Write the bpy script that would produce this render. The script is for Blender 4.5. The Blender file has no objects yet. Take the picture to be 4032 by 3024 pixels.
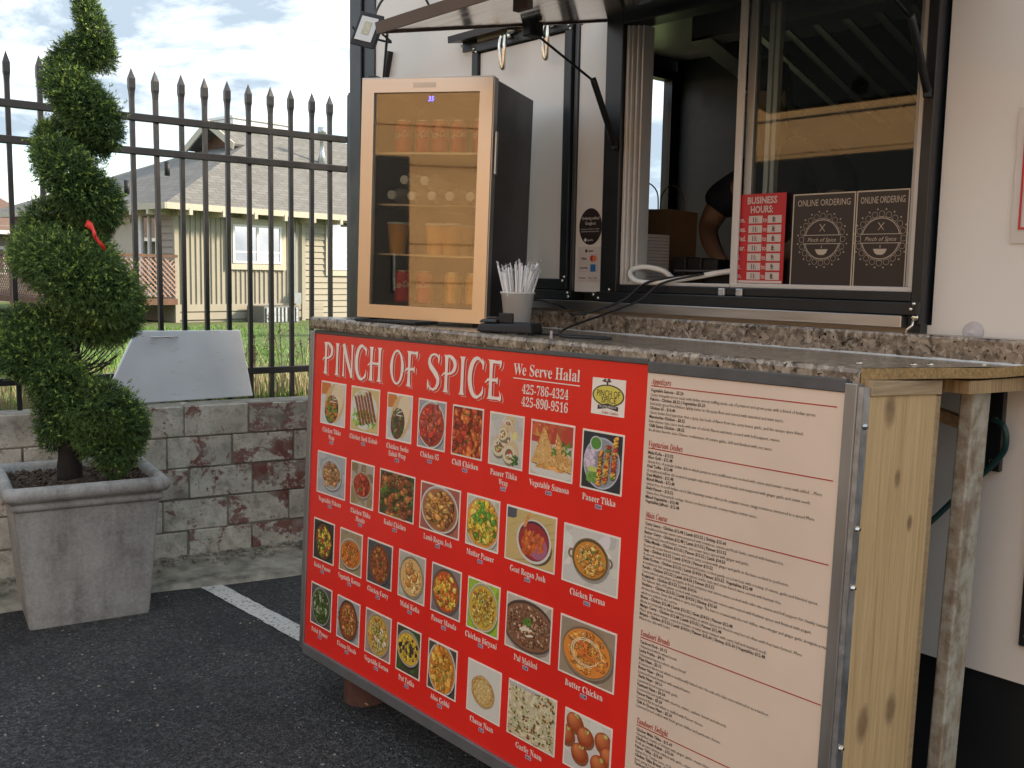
import bpy, bmesh, math, random
from mathutils import Matrix, Vector, Euler
random.seed(7)
R = math.radians
sc = bpy.context.scene
COL = sc.collection

# ------------------------------------------------------------------ camera
CH = 1.72
AX = Vector((0.65304556, 0.09535621, -0.75129135))    # world X, Y, Z seen from the camera (right, down, forward)
AY = Vector((0.7570832, -0.05746721, 0.6507861))
AZ = Vector((0.01888188, -0.99378303, -0.10972129))
cd = bpy.data.cameras.new('camera'); cam = bpy.data.objects.new('camera', cd); COL.objects.link(cam)
cam.matrix_world = Matrix(((AX[0], -AX[1], -AX[2], 0), (AY[0], -AY[1], -AY[2], 0), (AZ[0], -AZ[1], -AZ[2], CH), (0, 0, 0, 1)))
cd.sensor_width = 36; cd.lens = 36 * 3900 / 4032; cd.clip_start = 0.05; cd.clip_end = 2000
sc.camera = cam

# ------------------------------------------------------------------ world, sun, exposure
SUN_EL, SUN_AZ = R(28), R(62)      # azimuth measured from +X towards +Y: the sun stands behind the truck
w = bpy.data.worlds.new('World'); sc.world = w; w.use_nodes = True
nt = w.node_tree; nt.nodes.clear()
def N(nt, t, **k):
    n = nt.nodes.new(t)
    for a, v in k.items():
        if a == 'inp':
            for q, x in v.items(): n.inputs[q].default_value = x
        else: setattr(n, a, v)
    return n
def L(nt, a, b): nt.links.new(a, b)
sky = N(nt, 'ShaderNodeTexSky', sky_type='NISHITA', sun_disc=False, sun_elevation=SUN_EL, sun_rotation=math.pi/2 - SUN_AZ)
tc = N(nt, 'ShaderNodeTexCoord')
mp = N(nt, 'ShaderNodeMapping'); mp.inputs['Scale'].default_value = (1.0, 1.0, 2.6); mp.inputs['Location'].default_value = (3.1, 1.7, 0.4)
L(nt, tc.outputs['Generated'], mp.inputs[0])
n1 = N(nt, 'ShaderNodeTexNoise', inp={'Scale': 2.6, 'Detail': 9, 'Roughness': .55, 'Distortion': .25})
n2 = N(nt, 'ShaderNodeTexNoise', inp={'Scale': 3.0, 'Detail': 10, 'Roughness': .60, 'Distortion': .5})
L(nt, mp.outputs[0], n1.inputs[0]); L(nt, mp.outputs[0], n2.inputs[0])
r1 = N(nt, 'ShaderNodeValToRGB'); r1.color_ramp.elements[0].position = .34; r1.color_ramp.elements[1].position = .46
L(nt, n1.outputs[0], r1.inputs[0])
r2 = N(nt, 'ShaderNodeValToRGB'); e = r2.color_ramp.elements
e[0].position = .475; e[0].color = (3.0, 3.7, 4.4, 1); e[1].position = .66; e[1].color = (12.5, 12.5, 12.3, 1)
L(nt, n2.outputs[0], r2.inputs[0])
gain = N(nt, 'ShaderNodeMixRGB', blend_type='MULTIPLY', inp={'Fac': 1, 'Color2': (2.4, 2.3, 2.2, 1)}); L(nt, sky.outputs[0], gain.inputs[1])
mx = N(nt, 'ShaderNodeMixRGB'); L(nt, r1.outputs[0], mx.inputs[0]); L(nt, gain.outputs[0], mx.inputs[1]); L(nt, r2.outputs[0], mx.inputs[2])
bg = N(nt, 'ShaderNodeBackground'); bg.inputs[1].default_value = 0.1
out = N(nt, 'ShaderNodeOutputWorld'); L(nt, mx.outputs[0], bg.inputs[0]); L(nt, bg.outputs[0], out.inputs[0])
sd = bpy.data.lights.new('sun', 'SUN'); sd.energy = 4.4; sd.angle = R(9); sd.color = (1, .82, .62)
sun = bpy.data.objects.new('sun', sd); COL.objects.link(sun)
sv = Vector((math.cos(SUN_AZ) * math.cos(SUN_EL), math.sin(SUN_AZ) * math.cos(SUN_EL), math.sin(SUN_EL)))
sun.rotation_euler = sv.to_track_quat('Z', 'Y').to_euler()
sc.view_settings.view_transform = 'Standard'; sc.view_settings.look = 'None'
sc.view_settings.exposure = 1.0; sc.view_settings.gamma = 1
sc.view_settings.use_curve_mapping = False

# ------------------------------------------------------------------ materials
MATS = {}
def base_mat(name):
    m = bpy.data.materials.new(name); m.use_nodes = True; MATS[name] = m
    t = m.node_tree; b = t.nodes['Principled BSDF']
    return m, t, b
def coord(t, scale=(1, 1, 1), loc=(0, 0, 0)):
    c = N(t, 'ShaderNodeTexCoord'); p = N(t, 'ShaderNodeMapping')
    p.inputs['Scale'].default_value = scale; p.inputs['Location'].default_value = loc
    L(t, c.outputs['Object'], p.inputs[0]); return p.outputs[0]
def ramp(t, src, stops):
    r = N(t, 'ShaderNodeValToRGB'); els = r.color_ramp.elements
    while len(els) < len(stops): els.new(.5)
    for e_, (p, c) in zip(els, stops): e_.position = p; e_.color = (*c, 1) if len(c) == 3 else c
    L(t, src, r.inputs[0]); return r.outputs[0]
def noise(t, vec, scale, detail=4, rough=.55, dist=0):
    n = N(t, 'ShaderNodeTexNoise', inp={'Scale': scale, 'Detail': detail, 'Roughness': rough, 'Distortion': dist})
    L(t, vec, n.inputs[0]); return n.outputs[0]
def bump(t, b, h, strength=.3, dist=.01):
    n = N(t, 'ShaderNodeBump', inp={'Strength': strength, 'Distance': dist}); L(t, h, n.inputs['Height']); L(t, n.outputs[0], b.inputs['Normal'])
def mixc(t, fac, a, b_, mode='MIX'):
    m = N(t, 'ShaderNodeMixRGB', blend_type=mode)
    for i, v in ((0, fac), (1, a), (2, b_)):
        if isinstance(v, (int, float)): m.inputs[i].default_value = v
        elif isinstance(v, tuple): m.inputs[i].default_value = (*v, 1)
        else: L(t, v, m.inputs[i])
    return m.outputs[0]
def simple(name, c, rough=.5, metal=0, var=.12, scale=6, bmp=0, bscale=60, spec=.5, streak=None):
    m, t, b = base_mat(name)
    v = coord(t, streak or (1, 1, 1))
    n = noise(t, v, scale, 5, .6)
    lo = tuple(max(0, x * (1 - var)) for x in c); hi = tuple(min(1, x * (1 + var)) for x in c)
    L(t, ramp(t, n, [(.3, lo), (.7, hi)]), b.inputs['Base Color'])
    rr = N(t, 'ShaderNodeMapRange', inp={'From Min': .3, 'From Max': .7, 'To Min': max(.02, rough - .07), 'To Max': min(1, rough + .07)})
    L(t, n, rr.inputs[0]); L(t, rr.outputs[0], b.inputs['Roughness'])
    b.inputs['Metallic'].default_value = metal; b.inputs['Specular IOR Level'].default_value = spec
    if bmp: bump(t, b, noise(t, v, bscale, 3), bmp, .003)
    return m
M = {}
M['black'] = simple('black_metal', (.012, .014, .016), .35)
M['blackm'] = simple('black_matte', (.012, .012, .014), .6)
M['fence'] = simple('fence_paint', (.012, .013, .016), .42)
M['white'] = simple('truck_white', (.75, .71, .65), .34, var=.02, scale=.7, bmp=.02, bscale=300)
M['grey'] = simple('truck_side', (.70, .68, .65), .4, var=.04, scale=2)
M['steel'] = simple('stainless', (.52, .51, .49), .36, 1, .04, 14, streak=(.3, 8, 8))
M['steelu'] = simple('awning_steel', (.82, .76, .70), .15, 1, .02, 5, streak=(.5, 6, 6))
M['alu'] = simple('aluminium', (.36, .36, .35), .42, .85, .10, 30, streak=(1, 1, .1))
M['alud'] = simple('aluminium_dull', (.12, .12, .12), .5, .6, .15, 10)
M['sash'] = simple('sash_metal', (.62, .60, .57), .35, .2, .05)
M['galv'] = simple('galvanised', (.50, .53, .56), .4, .9, .2, 25)
M['chrome'] = simple('chrome', (.75, .70, .6), .15, 1, .15, 30)
M['brownf'] = simple('brown_fascia', (.10, .065, .05), .4, 0, .15)
M['fridge'] = simple('fridge_side', (.028, .028, .031), .45, 0, .1, 5)
M['fridge_in'] = simple('fridge_inside', (.045, .040, .028), .6)
m, t, b = base_mat('fridge_door_steel'); b.inputs['Base Color'].default_value = (.58, .54, .48, 1); b.inputs['Metallic'].default_value = 1; b.inputs['Roughness'].default_value = .34; bump(t, b, noise(t, coord(t), 6, 2), .05, .002); M['fdoor'] = m
M['concrete_top'] = simple('curb_concrete', (.25, .23, .185), .9, 0, .6, 9, .6, 40)
M['bark'] = simple('bark', (.018, .014, .011), .95, 0, .5, 40, .8, 60)
M['twig'] = simple('twig', (.05, .04, .028), .9, 0, .4, 20)
M['skin'] = simple('skin', (.24, .155, .115), .55, 0, .12, 12)
M['navy'] = simple('navy_shirt', (.012, .022, .05), .85, 0, .2, 20, .3, 200)
M['jeans'] = simple('jeans', (.03, .05, .11), .85, 0, .2, 40)
M['hair'] = simple('hair', (.01, .009, .008), .6)
M['paperbag'] = simple('paper_bag', (.22, .15, .09), .8, 0, .1)
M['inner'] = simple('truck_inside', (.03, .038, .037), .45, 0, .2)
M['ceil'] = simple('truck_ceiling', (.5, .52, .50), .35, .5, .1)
M['cream_trim'] = simple('cream_trim', (.48, .45, .37), .7, 0, .06)
M['siding'] = simple('siding', (.33, .31, .25), .75, 0, .06, 3)
M['sidingl'] = simple('siding_left', (.33, .30, .26), .75, 0, .06, 3)
M['vinyl'] = simple('white_vinyl', (.75, .76, .76), .5, 0, .04)
M['lattice'] = simple('lattice_wood', (.36, .24, .19), .8, 0, .2)
M['deckwood'] = simple('deck_wood', (.13, .07, .045), .8, 0, .3)
M['red_ribbon'] = simple('red_ribbon', (.75, .03, .02), .5)
M['brownroof'] = simple('brown_shingle', (.16, .10, .075), .9, 0, .2, 12)
M['tan'] = simple('opposite_tan', (.60, .37, .18), .8, 0, .1, 3)
M['rust'] = simple('rusty_pipe', (.10, .045, .035), .85, 0, .3, 20)
M['led'] = simple('lamp_reflector', (.62, .62, .60), .35, 0, .05)
M['ledy'] = simple('led_array', (.48, .46, .33), .4, 0, .2, 90)
M['hose'] = simple('white_hose', (.78, .77, .73), .4)
M['cable'] = simple('black_cable', (.012, .012, .013), .45)
M['green_cable'] = simple('green_cable', (.008, .045, .04), .45)
M['soil'] = simple('soil', (.07, .045, .03), .95, 0, .6, 50, 1, 60)
M['gold'] = simple('gold_can', (.75, .42, .08), .3, .4, .1)
M['redcan'] = simple('red_can', (.55, .02, .02), .3, .2, .05)
M['lassi'] = simple('mango_drink', (.80, .36, .05), .5, 0, .05)
M['bottle'] = simple('bottle_plastic', (.45, .42, .38), .2)
M['cap'] = simple('white_cap', (.8, .8, .78), .5)
M['ac'] = simple('ac_metal', (.16, .17, .17), .5, .3)
M['meter'] = simple('meter_grey', (.25, .29, .31), .5)
M['quartz'] = simple('white_stone_edge', (.6, .6, .58), .4, 0, .2, 60)

def glass_mat(name, tint, refl, rough=.02):
    m, t, b = base_mat(name); t.nodes.remove(b)
    tr = N(t, 'ShaderNodeBsdfTransparent'); tr.inputs[0].default_value = (*tint, 1)
    gl = N(t, 'ShaderNodeBsdfGlossy'); gl.inputs['Roughness'].default_value = rough; gl.inputs[0].default_value = (.95, .95, .95, 1)
    fr = N(t, 'ShaderNodeLayerWeight'); fr.inputs[0].default_value = .12
    mr = N(t, 'ShaderNodeMapRange', inp={'To Min': refl, 'To Max': .95}); L(t, fr.outputs['Fresnel'], mr.inputs[0])
    mxs = N(t, 'ShaderNodeMixShader'); L(t, mr.outputs[0], mxs.inputs[0]); L(t, tr.outputs[0], mxs.inputs[1]); L(t, gl.outputs[0], mxs.inputs[2])
    L(t, mxs.outputs[0], t.nodes['Material Output'].inputs[0]); return m
M['glass'] = glass_mat('window_glass', (.80, .85, .83), .045)
M['fglass'] = glass_mat('fridge_glass', (.80, .78, .70), .10, .02)
M['hglass'] = glass_mat('house_glass', (.25, .3, .3), .45)
m, t, b = base_mat('suction_cup'); b.inputs['Base Color'].default_value = (.8, .75, .78, 1); b.inputs['Roughness'].default_value = .1; b.inputs['Alpha'].default_value = .35; M['clear'] = m
m, t, b = base_mat('cup_plastic'); b.inputs['Base Color'].default_value = (.82, .81, .79, 1); b.inputs['Roughness'].default_value = .35; b.inputs['Alpha'].default_value = .62; M['cup'] = m
M['straw'] = simple('straw_paper', (.80, .78, .76), .6, 0, .08, 60)

# flat print in its own colours
def print_mat(name, rough):
    m, t, b = base_mat(name); a = N(t, 'ShaderNodeAttribute', attribute_name='Col')
    v = coord(t); n = noise(t, v, 260, 2, .6)
    c = mixc(t, .22, a.outputs['Color'], mixc(t, 1, a.outputs['Color'], ramp(t, n, [(.35, (.35, .35, .35)), (.65, (1, 1, 1))]), 'MULTIPLY'))
    L(t, c, b.inputs['Base Color']); b.inputs['Roughness'].default_value = rough; return m
M['print'] = print_mat('printed_vinyl', .5)
def ink(name, c, rough=.38):
    m, t, b = base_mat(name)
    v = coord(t); n = noise(t, v, 3, 3)
    L(t, ramp(t, n, [(.3, tuple(x * .93 for x in c)), (.7, tuple(min(1, x * 1.05) for x in c))]), b.inputs['Base Color'])
    b.inputs['Roughness'].default_value = rough; return m
M['red'] = ink('red_vinyl', (.76, .024, .013), .28)
M['cream'] = ink('cream_vinyl', (.75, .60, .47), .34)
M['lett'] = ink('ink_cream', (.85, .76, .66))
M['inkd'] = ink('ink_dark', (.035, .03, .028))
M['inkr'] = ink('ink_red', (.42, .02, .015))
M['inkg'] = ink('ink_grey', (.40, .36, .33))
M['tag'] = ink('price_tag', (.52, .42, .52))
M['poster'] = ink('poster_dark', (.030, .020, .018), .35)
M['posterink'] = ink('poster_ink', (.52, .44, .34))
M['signred'] = ink('sign_red', (.50, .014, .02))
M['signpink'] = ink('sign_pale', (.60, .50, .46))
M['stick'] = ink('sticker_white', (.66, .60, .55))
M['blueink'] = ink('ink_blue', (.03, .16, .42))
M['mcred'] = ink('ink_card_red', (.55, .03, .03)); M['mcor'] = ink('ink_card_orange', (.70, .22, .10))
m, t, b = base_mat('digits'); b.inputs['Base Color'].default_value = (.1, .1, .6, 1); b.inputs['Emission Color'].default_value = (.15, .12, 1, 1); b.inputs['Emission Strength'].default_value = 2.5; M['digit'] = m

M['railg'] = simple('grey_rail', (.19, .19, .195), .45, .5, .1, 10)
# granite laminate
m, t, b = base_mat('granite_laminate'); v = coord(t)
vv = N(t, 'ShaderNodeTexVoronoi', inp={'Scale': 80, 'Randomness': 1}); dn = N(t, 'ShaderNodeTexNoise', inp={'Scale': 40, 'Detail': 3})
L(t, v, dn.inputs[0]); ad = mixc(t, .035, v, dn.outputs['Color'], 'ADD'); L(t, ad, vv.inputs[0])
g1 = ramp(t, vv.outputs['Color'], [(.1, (.02, .015, .012)), (.4, (.13, .10, .07)), (.62, (.28, .22, .16)), (.95, (.60, .53, .43))])
n_ = noise(t, ad, 28, 5, .65)
g2 = ramp(t, n_, [(.36, (.02, .015, .013)), (.45, (.22, .17, .125)), (.58, (.38, .31, .235)), (.68, (.10, .08, .065))])
g = mixc(t, .5, g1, g2)
sp = ramp(t, noise(t, v, 75, 2, .5), [(.30, (1, 1, 1)), (.345, (0, 0, 0))]); g = mixc(t, sp, g, (.02, .012, .012))
L(t, g, b.inputs['Base Color']); b.inputs['Roughness'].default_value = .22; bump(t, b, n_, .08, .002); M['granite'] = m

# asphalt
m, t, b = base_mat('asphalt'); v = coord(t)
vo = N(t, 'ShaderNodeTexVoronoi', inp={'Scale': 105}); L(t, v, vo.inputs[0])
vo2 = N(t, 'ShaderNodeTexVoronoi', inp={'Scale': 46}); L(t, v, vo2.inputs[0])
a1 = ramp(t, vo.outputs['Color'], [(.1, (.012, .012, .013)), (.55, (.045, .046, .047)), (.95, (.13, .13, .128))])
a2 = ramp(t, noise(t, v, 1.1, 8, .68), [(.34, (.5, .5, .52)), (.5, (.9, .9, .9)), (.68, (1.35, 1.33, 1.3))])
a3 = mixc(t, 1, a1, a2, 'MULTIPLY')
spk = ramp(t, noise(t, v, 55, 1, .4), [(.735, (0, 0, 0)), (.76, (1, 1, 1))]); a3 = mixc(t, spk, a3, (.4, .4, .38))
L(t, a3, b.inputs['Base Color']); b.inputs['Roughness'].default_value = .8
hh = mixc(t, .5, vo.outputs['Distance'], vo2.outputs['Distance']); bump(t, b, hh, 1.0, .03); M['asphalt'] = m

# road paint
m, t, b = base_mat('road_paint'); v = coord(t)
vo = N(t, 'ShaderNodeTexVoronoi', inp={'Scale': 110}); L(t, v, vo.inputs[0])
wr = ramp(t, noise(t, v, 60, 5, .7), [(.38, (.09, .09, .09)), (.46, (.60, .58, .54))])
L(t, wr, b.inputs['Base Color']); b.inputs['Roughness'].default_value = .8; bump(t, b, vo.outputs['Distance'], .7, .008); M['paint'] = m

# peeling painted block
m, t, b = base_mat('painted_block'); v = coord(t); oi = N(t, 'ShaderNodeObjectInfo')
ofs = N(t, 'ShaderNodeVectorMath', operation='SCALE'); ofs.inputs['Scale'].default_value = 40
cx_ = N(t, 'ShaderNodeCombineXYZ'); 
for i in range(3): L(t, oi.outputs['Random'], cx_.inputs[i])
L(t, cx_.outputs[0], ofs.inputs[0]); av = N(t, 'ShaderNodeVectorMath', operation='ADD'); L(t, v, av.inputs[0]); L(t, ofs.outputs[0], av.inputs[1]); v2 = av.outputs[0]
big = noise(t, v2, 7, 8, .68, .5)
paint = ramp(t, noise(t, v2, 12, 6, .7), [(.32, (.30, .27, .22)), (.45, (.50, .47, .40)), (.68, (.72, .68, .60))])
redb = ramp(t, noise(t, v2, 9, 4, .6), [(.32, (.20, .07, .055)), (.5, (.24, .12, .10)), (.66, (.33, .27, .24))])
sh = N(t, 'ShaderNodeMath', operation='MULTIPLY_ADD'); L(t, oi.outputs['Random'], sh.inputs[0]); sh.inputs[1].default_value = .20; sh.inputs[2].default_value = -.12
sm = N(t, 'ShaderNodeMath', operation='ADD'); L(t, big, sm.inputs[0]); L(t, sh.outputs[0], sm.inputs[1])
fine = noise(t, v2, 38, 6, .7); sm2 = N(t, 'ShaderNodeMath', operation='MULTIPLY_ADD'); L(t, fine, sm2.inputs[0]); sm2.inputs[1].default_value = .30; L(t, sm.outputs[0], sm2.inputs[2])
mask = ramp(t, sm2.outputs[0], [(.68, (0, 0, 0)), (.73, (1, 1, 1))])
c1 = mixc(t, mask, paint, redb)
gr = ramp(t, noise(t, v2, 6, 5, .6), [(.55, (0, 0, 0)), (.72, (1, 1, 1))]); c2 = mixc(t, gr, c1, (.26, .245, .21))
dk = ramp(t, noise(t, v2, 60, 4, .7), [(.30, (.35, .33, .3)), (.42, (1, 1, 1))]); c3 = mixc(t, 1, c2, dk, 'MULTIPLY')
L(t, c3, b.inputs['Base Color']); b.inputs['Roughness'].default_value = .85; bump(t, b, sm2.outputs[0], .7, .01); M['block'] = m
M['mortar'] = simple('mortar', (.27, .25, .21), .95, 0, .35, 12, .8, 50)

# planter cement with rain streaks
m, t, b = base_mat('planter_cement'); v = coord(t)
st = noise(t, coord(t, (7, 7, .6)), 1.6, 7, .6); bl = noise(t, v, 5, 8, .68, .4); fi = noise(t, v, 60, 4, .7)
c = ramp(t, st, [(.36, (.085, .082, .075)), (.47, (.25, .245, .23)), (.60, (.43, .425, .40))])
c = mixc(t, .62, c, ramp(t, bl, [(.33, (.15, .145, .135)), (.5, (.34, .335, .315)), (.68, (.46, .45, .43))]))
c = mixc(t, .25, c, ramp(t, fi, [(.35, (.08, .075, .07)), (.6, (.36, .35, .33))]))
L(t, c, b.inputs['Base Color']); b.inputs['Roughness'].default_value = .85; bump(t, b, fi, .35, .004); M['pot'] = m

# wood
def wood(name, lo, hi, knots=(), dark=(.12, .07, .04), grain=(22, 22, 1.0), weather=None, rough=.6):
    m, t, b = base_mat(name); v0 = coord(t)
    v = v0
    kmask = None
    for (kx, ky, kz, kr) in knots:
        ds = N(t, 'ShaderNodeVectorMath', operation='MULTIPLY'); ds.inputs[1].default_value = (1, 1, .62)
        sb = N(t, 'ShaderNodeVectorMath', operation='SUBTRACT'); sb.inputs[1].default_value = (kx, ky, kz); L(t, v0, sb.inputs[0]); L(t, sb.outputs[0], ds.inputs[0])
        ln = N(t, 'ShaderNodeVectorMath', operation='LENGTH'); L(t, ds.outputs[0], ln.inputs[0])
        mr = N(t, 'ShaderNodeMapRange', inp={'From Min': kr * .55, 'From Max': kr * 1.25, 'To Min': 1, 'To Max': 0}); L(t, ln.outputs['Value'], mr.inputs[0])
        if kmask is None: kmask = mr.outputs[0]
        else:
            mm = N(t, 'ShaderNodeMath', operation='MAXIMUM'); L(t, kmask, mm.inputs[0]); L(t, mr.outputs[0], mm.inputs[1]); kmask = mm.outputs[0]
    gv = N(t, 'ShaderNodeMapping'); gv.inputs['Scale'].default_value = grain
    L(t, v, gv.inputs[0]); src = gv.outputs[0]
    if kmask is not None:
        dsp = N(t, 'ShaderNodeVectorMath', operation='SCALE'); L(t, kmask, dsp.inputs['Scale']); dsp.inputs[0].default_value = (.6, .6, 1.2)
        aa = N(t, 'ShaderNodeVectorMath', operation='ADD'); L(t, src, aa.inputs[0]); L(t, dsp.outputs[0], aa.inputs[1]); src = aa.outputs[0]
    g1 = noise(t, src, 1.4, 6, .6, 1.2); g2 = noise(t, src, 6, 5, .7, .5)
    c = ramp(t, g1, [(.30, lo), (.5, tuple((a + b_) / 2 for a, b_ in zip(lo, hi))), (.66, hi)])
    c = mixc(t, .35, c, ramp(t, g2, [(.35, tuple(x * .55 for x in lo)), (.6, hi)]))
    if weather: c = mixc(t, ramp(t, noise(t, v0, 14, 6, .7), [(.42, (0, 0, 0)), (.62, (1, 1, 1))]), c, weather)
    if kmask is not None:
        rg = N(t, 'ShaderNodeTexNoise', inp={'Scale': 45, 'Detail': 4}); L(t, v0, rg.inputs[0])
        kc = mixc(t, rg.outputs[0], dark, tuple(x * .9 for x in lo)); c = mixc(t, kmask, c, kc)
    L(t, c, b.inputs['Base Color']); b.inputs['Roughness'].default_value = rough; bump(t, b, g2, .25, .003); return m
M['ply'] = wood('pine_plywood', (.50, .32, .14), (.70, .50, .26), dark=(.13, .08, .055), grain=(1, 26, .7),
    knots=((0, .095, -.062, .024), (0, .15, -.22, .014), (0, .08, -.78, .026), (0, .20, -.77, .024), (0, .22, -.33, .012), (0, .12, -1.05, .026)))
M['plye'] = wood('plywood_edge', (.20, .12, .05), (.55, .38, .19), grain=(60, 60, .4))
M['post'] = wood('treated_post', (.19, .12, .07), (.42, .35, .25), knots=((.04, -.04, 1.36, .025), (.04, -.04, 1.0, .028), (.04, -.04, 1.26, .02)), weather=(.50, .47, .38), grain=(12, 12, .9), rough=.8)
M['osb'] = simple('particle_board', (.34, .22, .09), .85, 0, .45, 120, .5, 160)
M['rail'] = wood('pine_rail', (.30, .20, .11), (.50, .37, .22), grain=(12, 1.2, 22))

# white leaning door
m, t, b = base_mat('scuffed_white'); v = coord(t)
sc1 = ramp(t, noise(t, coord(t, (1, 3, 14)), 2.6, 7, .7), [(.60, (0, 0, 0)), (.72, (1, 1, 1))])
c = mixc(t, sc1, ramp(t, noise(t, v, 3, 4), [(.3, (.56, .59, .62)), (.7, (.66, .69, .72))]), (.42, .43, .42))
L(t, c, b.inputs['Base Color']); b.inputs['Roughness'].default_value = .4; M['scuff'] = m

# foliage
def leaf(name, a, b_, sc_=3):
    m, t, b = base_mat(name); v = coord(t)
    L(t, ramp(t, noise(t, v, sc_, 4), [(.3, a), (.7, b_)]), b.inputs['Base Color']); b.inputs['Roughness'].default_value = .55
    b.inputs['Specular IOR Level'].default_value = .3
    b.inputs['Subsurface Weight'].default_value = 0; return m
M['yew'] = leaf('yew_needles', (.055, .11, .03), (.14, .23, .065))
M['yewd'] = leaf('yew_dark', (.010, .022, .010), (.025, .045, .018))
M['yewt'] = leaf('yew_tips', (.26, .40, .07), (.42, .54, .14), 8)
M['grass'] = leaf('grass', (.09, .21, .03), (.20, .36, .07)); M['dry'] = leaf('dry_grass', (.30, .25, .14), (.44, .38, .24))
M['shrub'] = leaf('shrub', (.03, .08, .015), (.09, .18, .04))
m, t, b = base_mat('turf'); v = coord(t)
L(t, ramp(t, noise(t, v, 2.2, 8, .7), [(.35, (.10, .08, .045)), (.5, (.07, .12, .025)), (.7, (.12, .20, .04))]), b.inputs['Base Color']); b.inputs['Roughness'].default_value = 1; M['turf'] = m
# roof shingle
m, t, b = base_mat('roof_shingle'); v = coord(t)
bk = N(t, 'ShaderNodeTexBrick', inp={'Scale': 1, 'Mortar Size': .012, 'Brick Width': .32, 'Row Height': .14, 'Color1': (.13, .13, .125, 1), 'Color2': (.21, .21, .20, 1), 'Mortar': (.07, .068, .06, 1)})
uv = N(t, 'ShaderNodeUVMap'); L(t, uv.outputs[0], bk.inputs[0])
c = mixc(t, .35, bk.outputs[0], ramp(t, noise(t, v, 7, 5, .7), [(.3, (.10, .10, .095)), (.7, (.24, .24, .225))])); L(t, c, b.inputs['Base Color']); b.inputs['Roughness'].default_value = .95; M['shingle'] = m

# ------------------------------------------------------------------ building helpers
WM = {}
class MB:
    def __init__(s): s.v = []; s.f = []; s.c = []; s.col = None
    def add(s, vs, fs):
        o = len(s.v); s.v += [tuple(x) for x in vs]; s.f += [tuple(i + o for i in f) for f in fs]; s.c += [s.col] * len(fs); return s
    def box(s, x0, x1, y0, y1, z0, z1, mat=None):
        vs = [(x, y, z) for z in (z0, z1) for y in (y0, y1) for x in (x0, x1)]
        if mat is not None: vs = [mat @ Vector(p) for p in vs]
        return s.add(vs, [(0, 2, 3, 1), (4, 5, 7, 6), (0, 1, 5, 4), (2, 6, 7, 3), (0, 4, 6, 2), (1, 3, 7, 5)])
    def hexa(s, b4, t4):   # bottom four, top four corners, same order
        return s.add(list(b4) + list(t4), [(3, 2, 1, 0), (4, 5, 6, 7), (0, 1, 5, 4), (1, 2, 6, 5), (2, 3, 7, 6), (3, 0, 4, 7)])
    def quad(s, a, b, c, d): return s.add([a, b, c, d], [(0, 1, 2, 3)])
    def bar(s, p, q, w, h=None, up=(0, 0, 1)):
        p = Vector(p); q = Vector(q); d = (q - p).normalized(); u = Vector(up); h = h or w
        if abs(d.dot(u)) > .98: u = Vector((0, 1, 0))
        a = d.cross(u).normalized() * w / 2; b = a.cross(d).normalized() * h / 2
        return s.hexa([p - a - b, p + a - b, p + a + b, p - a + b], [q - a - b, q + a - b, q + a + b, q - a + b])
    def tube(s, pts, r, n=8, cap=True):
        pts = [Vector(p) for p in pts]; rs = r if isinstance(r, (list, tuple)) else [r] * len(pts)
        vs = []; u = None
        for i, p in enumerate(pts):
            d = (pts[min(i + 1, len(pts) - 1)] - pts[max(i - 1, 0)]).normalized()
            if u is None: u = d.orthogonal().normalized()
            else: u = (u - d * u.dot(d)).normalized()
            w_ = d.cross(u)
            vs += [p + (u * math.cos(2 * math.pi * k / n) + w_ * math.sin(2 * math.pi * k / n)) * rs[i] for k in range(n)]
        fs = [(i * n + k, i * n + (k + 1) % n, (i + 1) * n + (k + 1) % n, (i + 1) * n + k) for i in range(len(pts) - 1) for k in range(n)]
        if cap: fs += [tuple(range(n - 1, -1, -1)), tuple((len(pts) - 1) * n + k for k in range(n))]
        return s.add(vs, fs)
    def lathe(s, o, prof, n=16, mat=None):
        vs = []
        for (r, z) in prof:
            for k in range(n):
                p = Vector((r * math.cos(2 * math.pi * k / n), r * math.sin(2 * math.pi * k / n), z))
                if mat is not None: p = mat @ p
                vs.append(p + Vector(o))
        m_ = len(prof)
        fs = [(i * n + k, i * n + (k + 1) % n, (i + 1) * n + (k + 1) % n, (i + 1) * n + k) for i in range(m_ - 1) for k in range(n)]
        fs += [tuple(range(n - 1, -1, -1)), tuple((m_ - 1) * n + k for k in range(n))]
        return s.add(vs, fs)
    def poly(s, pts): return s.add(pts, [tuple(range(len(pts)))])
def smooth_path(pts, k=6):
    P = [Vector(p) for p in pts]; P = [P[0]] + P + [P[-1]]; o = []
    for i in range(1, len(P) - 2):
        for j in range(k):
            t = j / k; a, b, c, d = P[i - 1], P[i], P[i + 1], P[i + 2]
            o.append(.5 * ((2 * b) + (c - a) * t + (2 * a - 5 * b + 4 * c - d) * t * t + (3 * b - a - 3 * c + d) * t ** 3))
    o.append(P[-2]); return o
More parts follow.
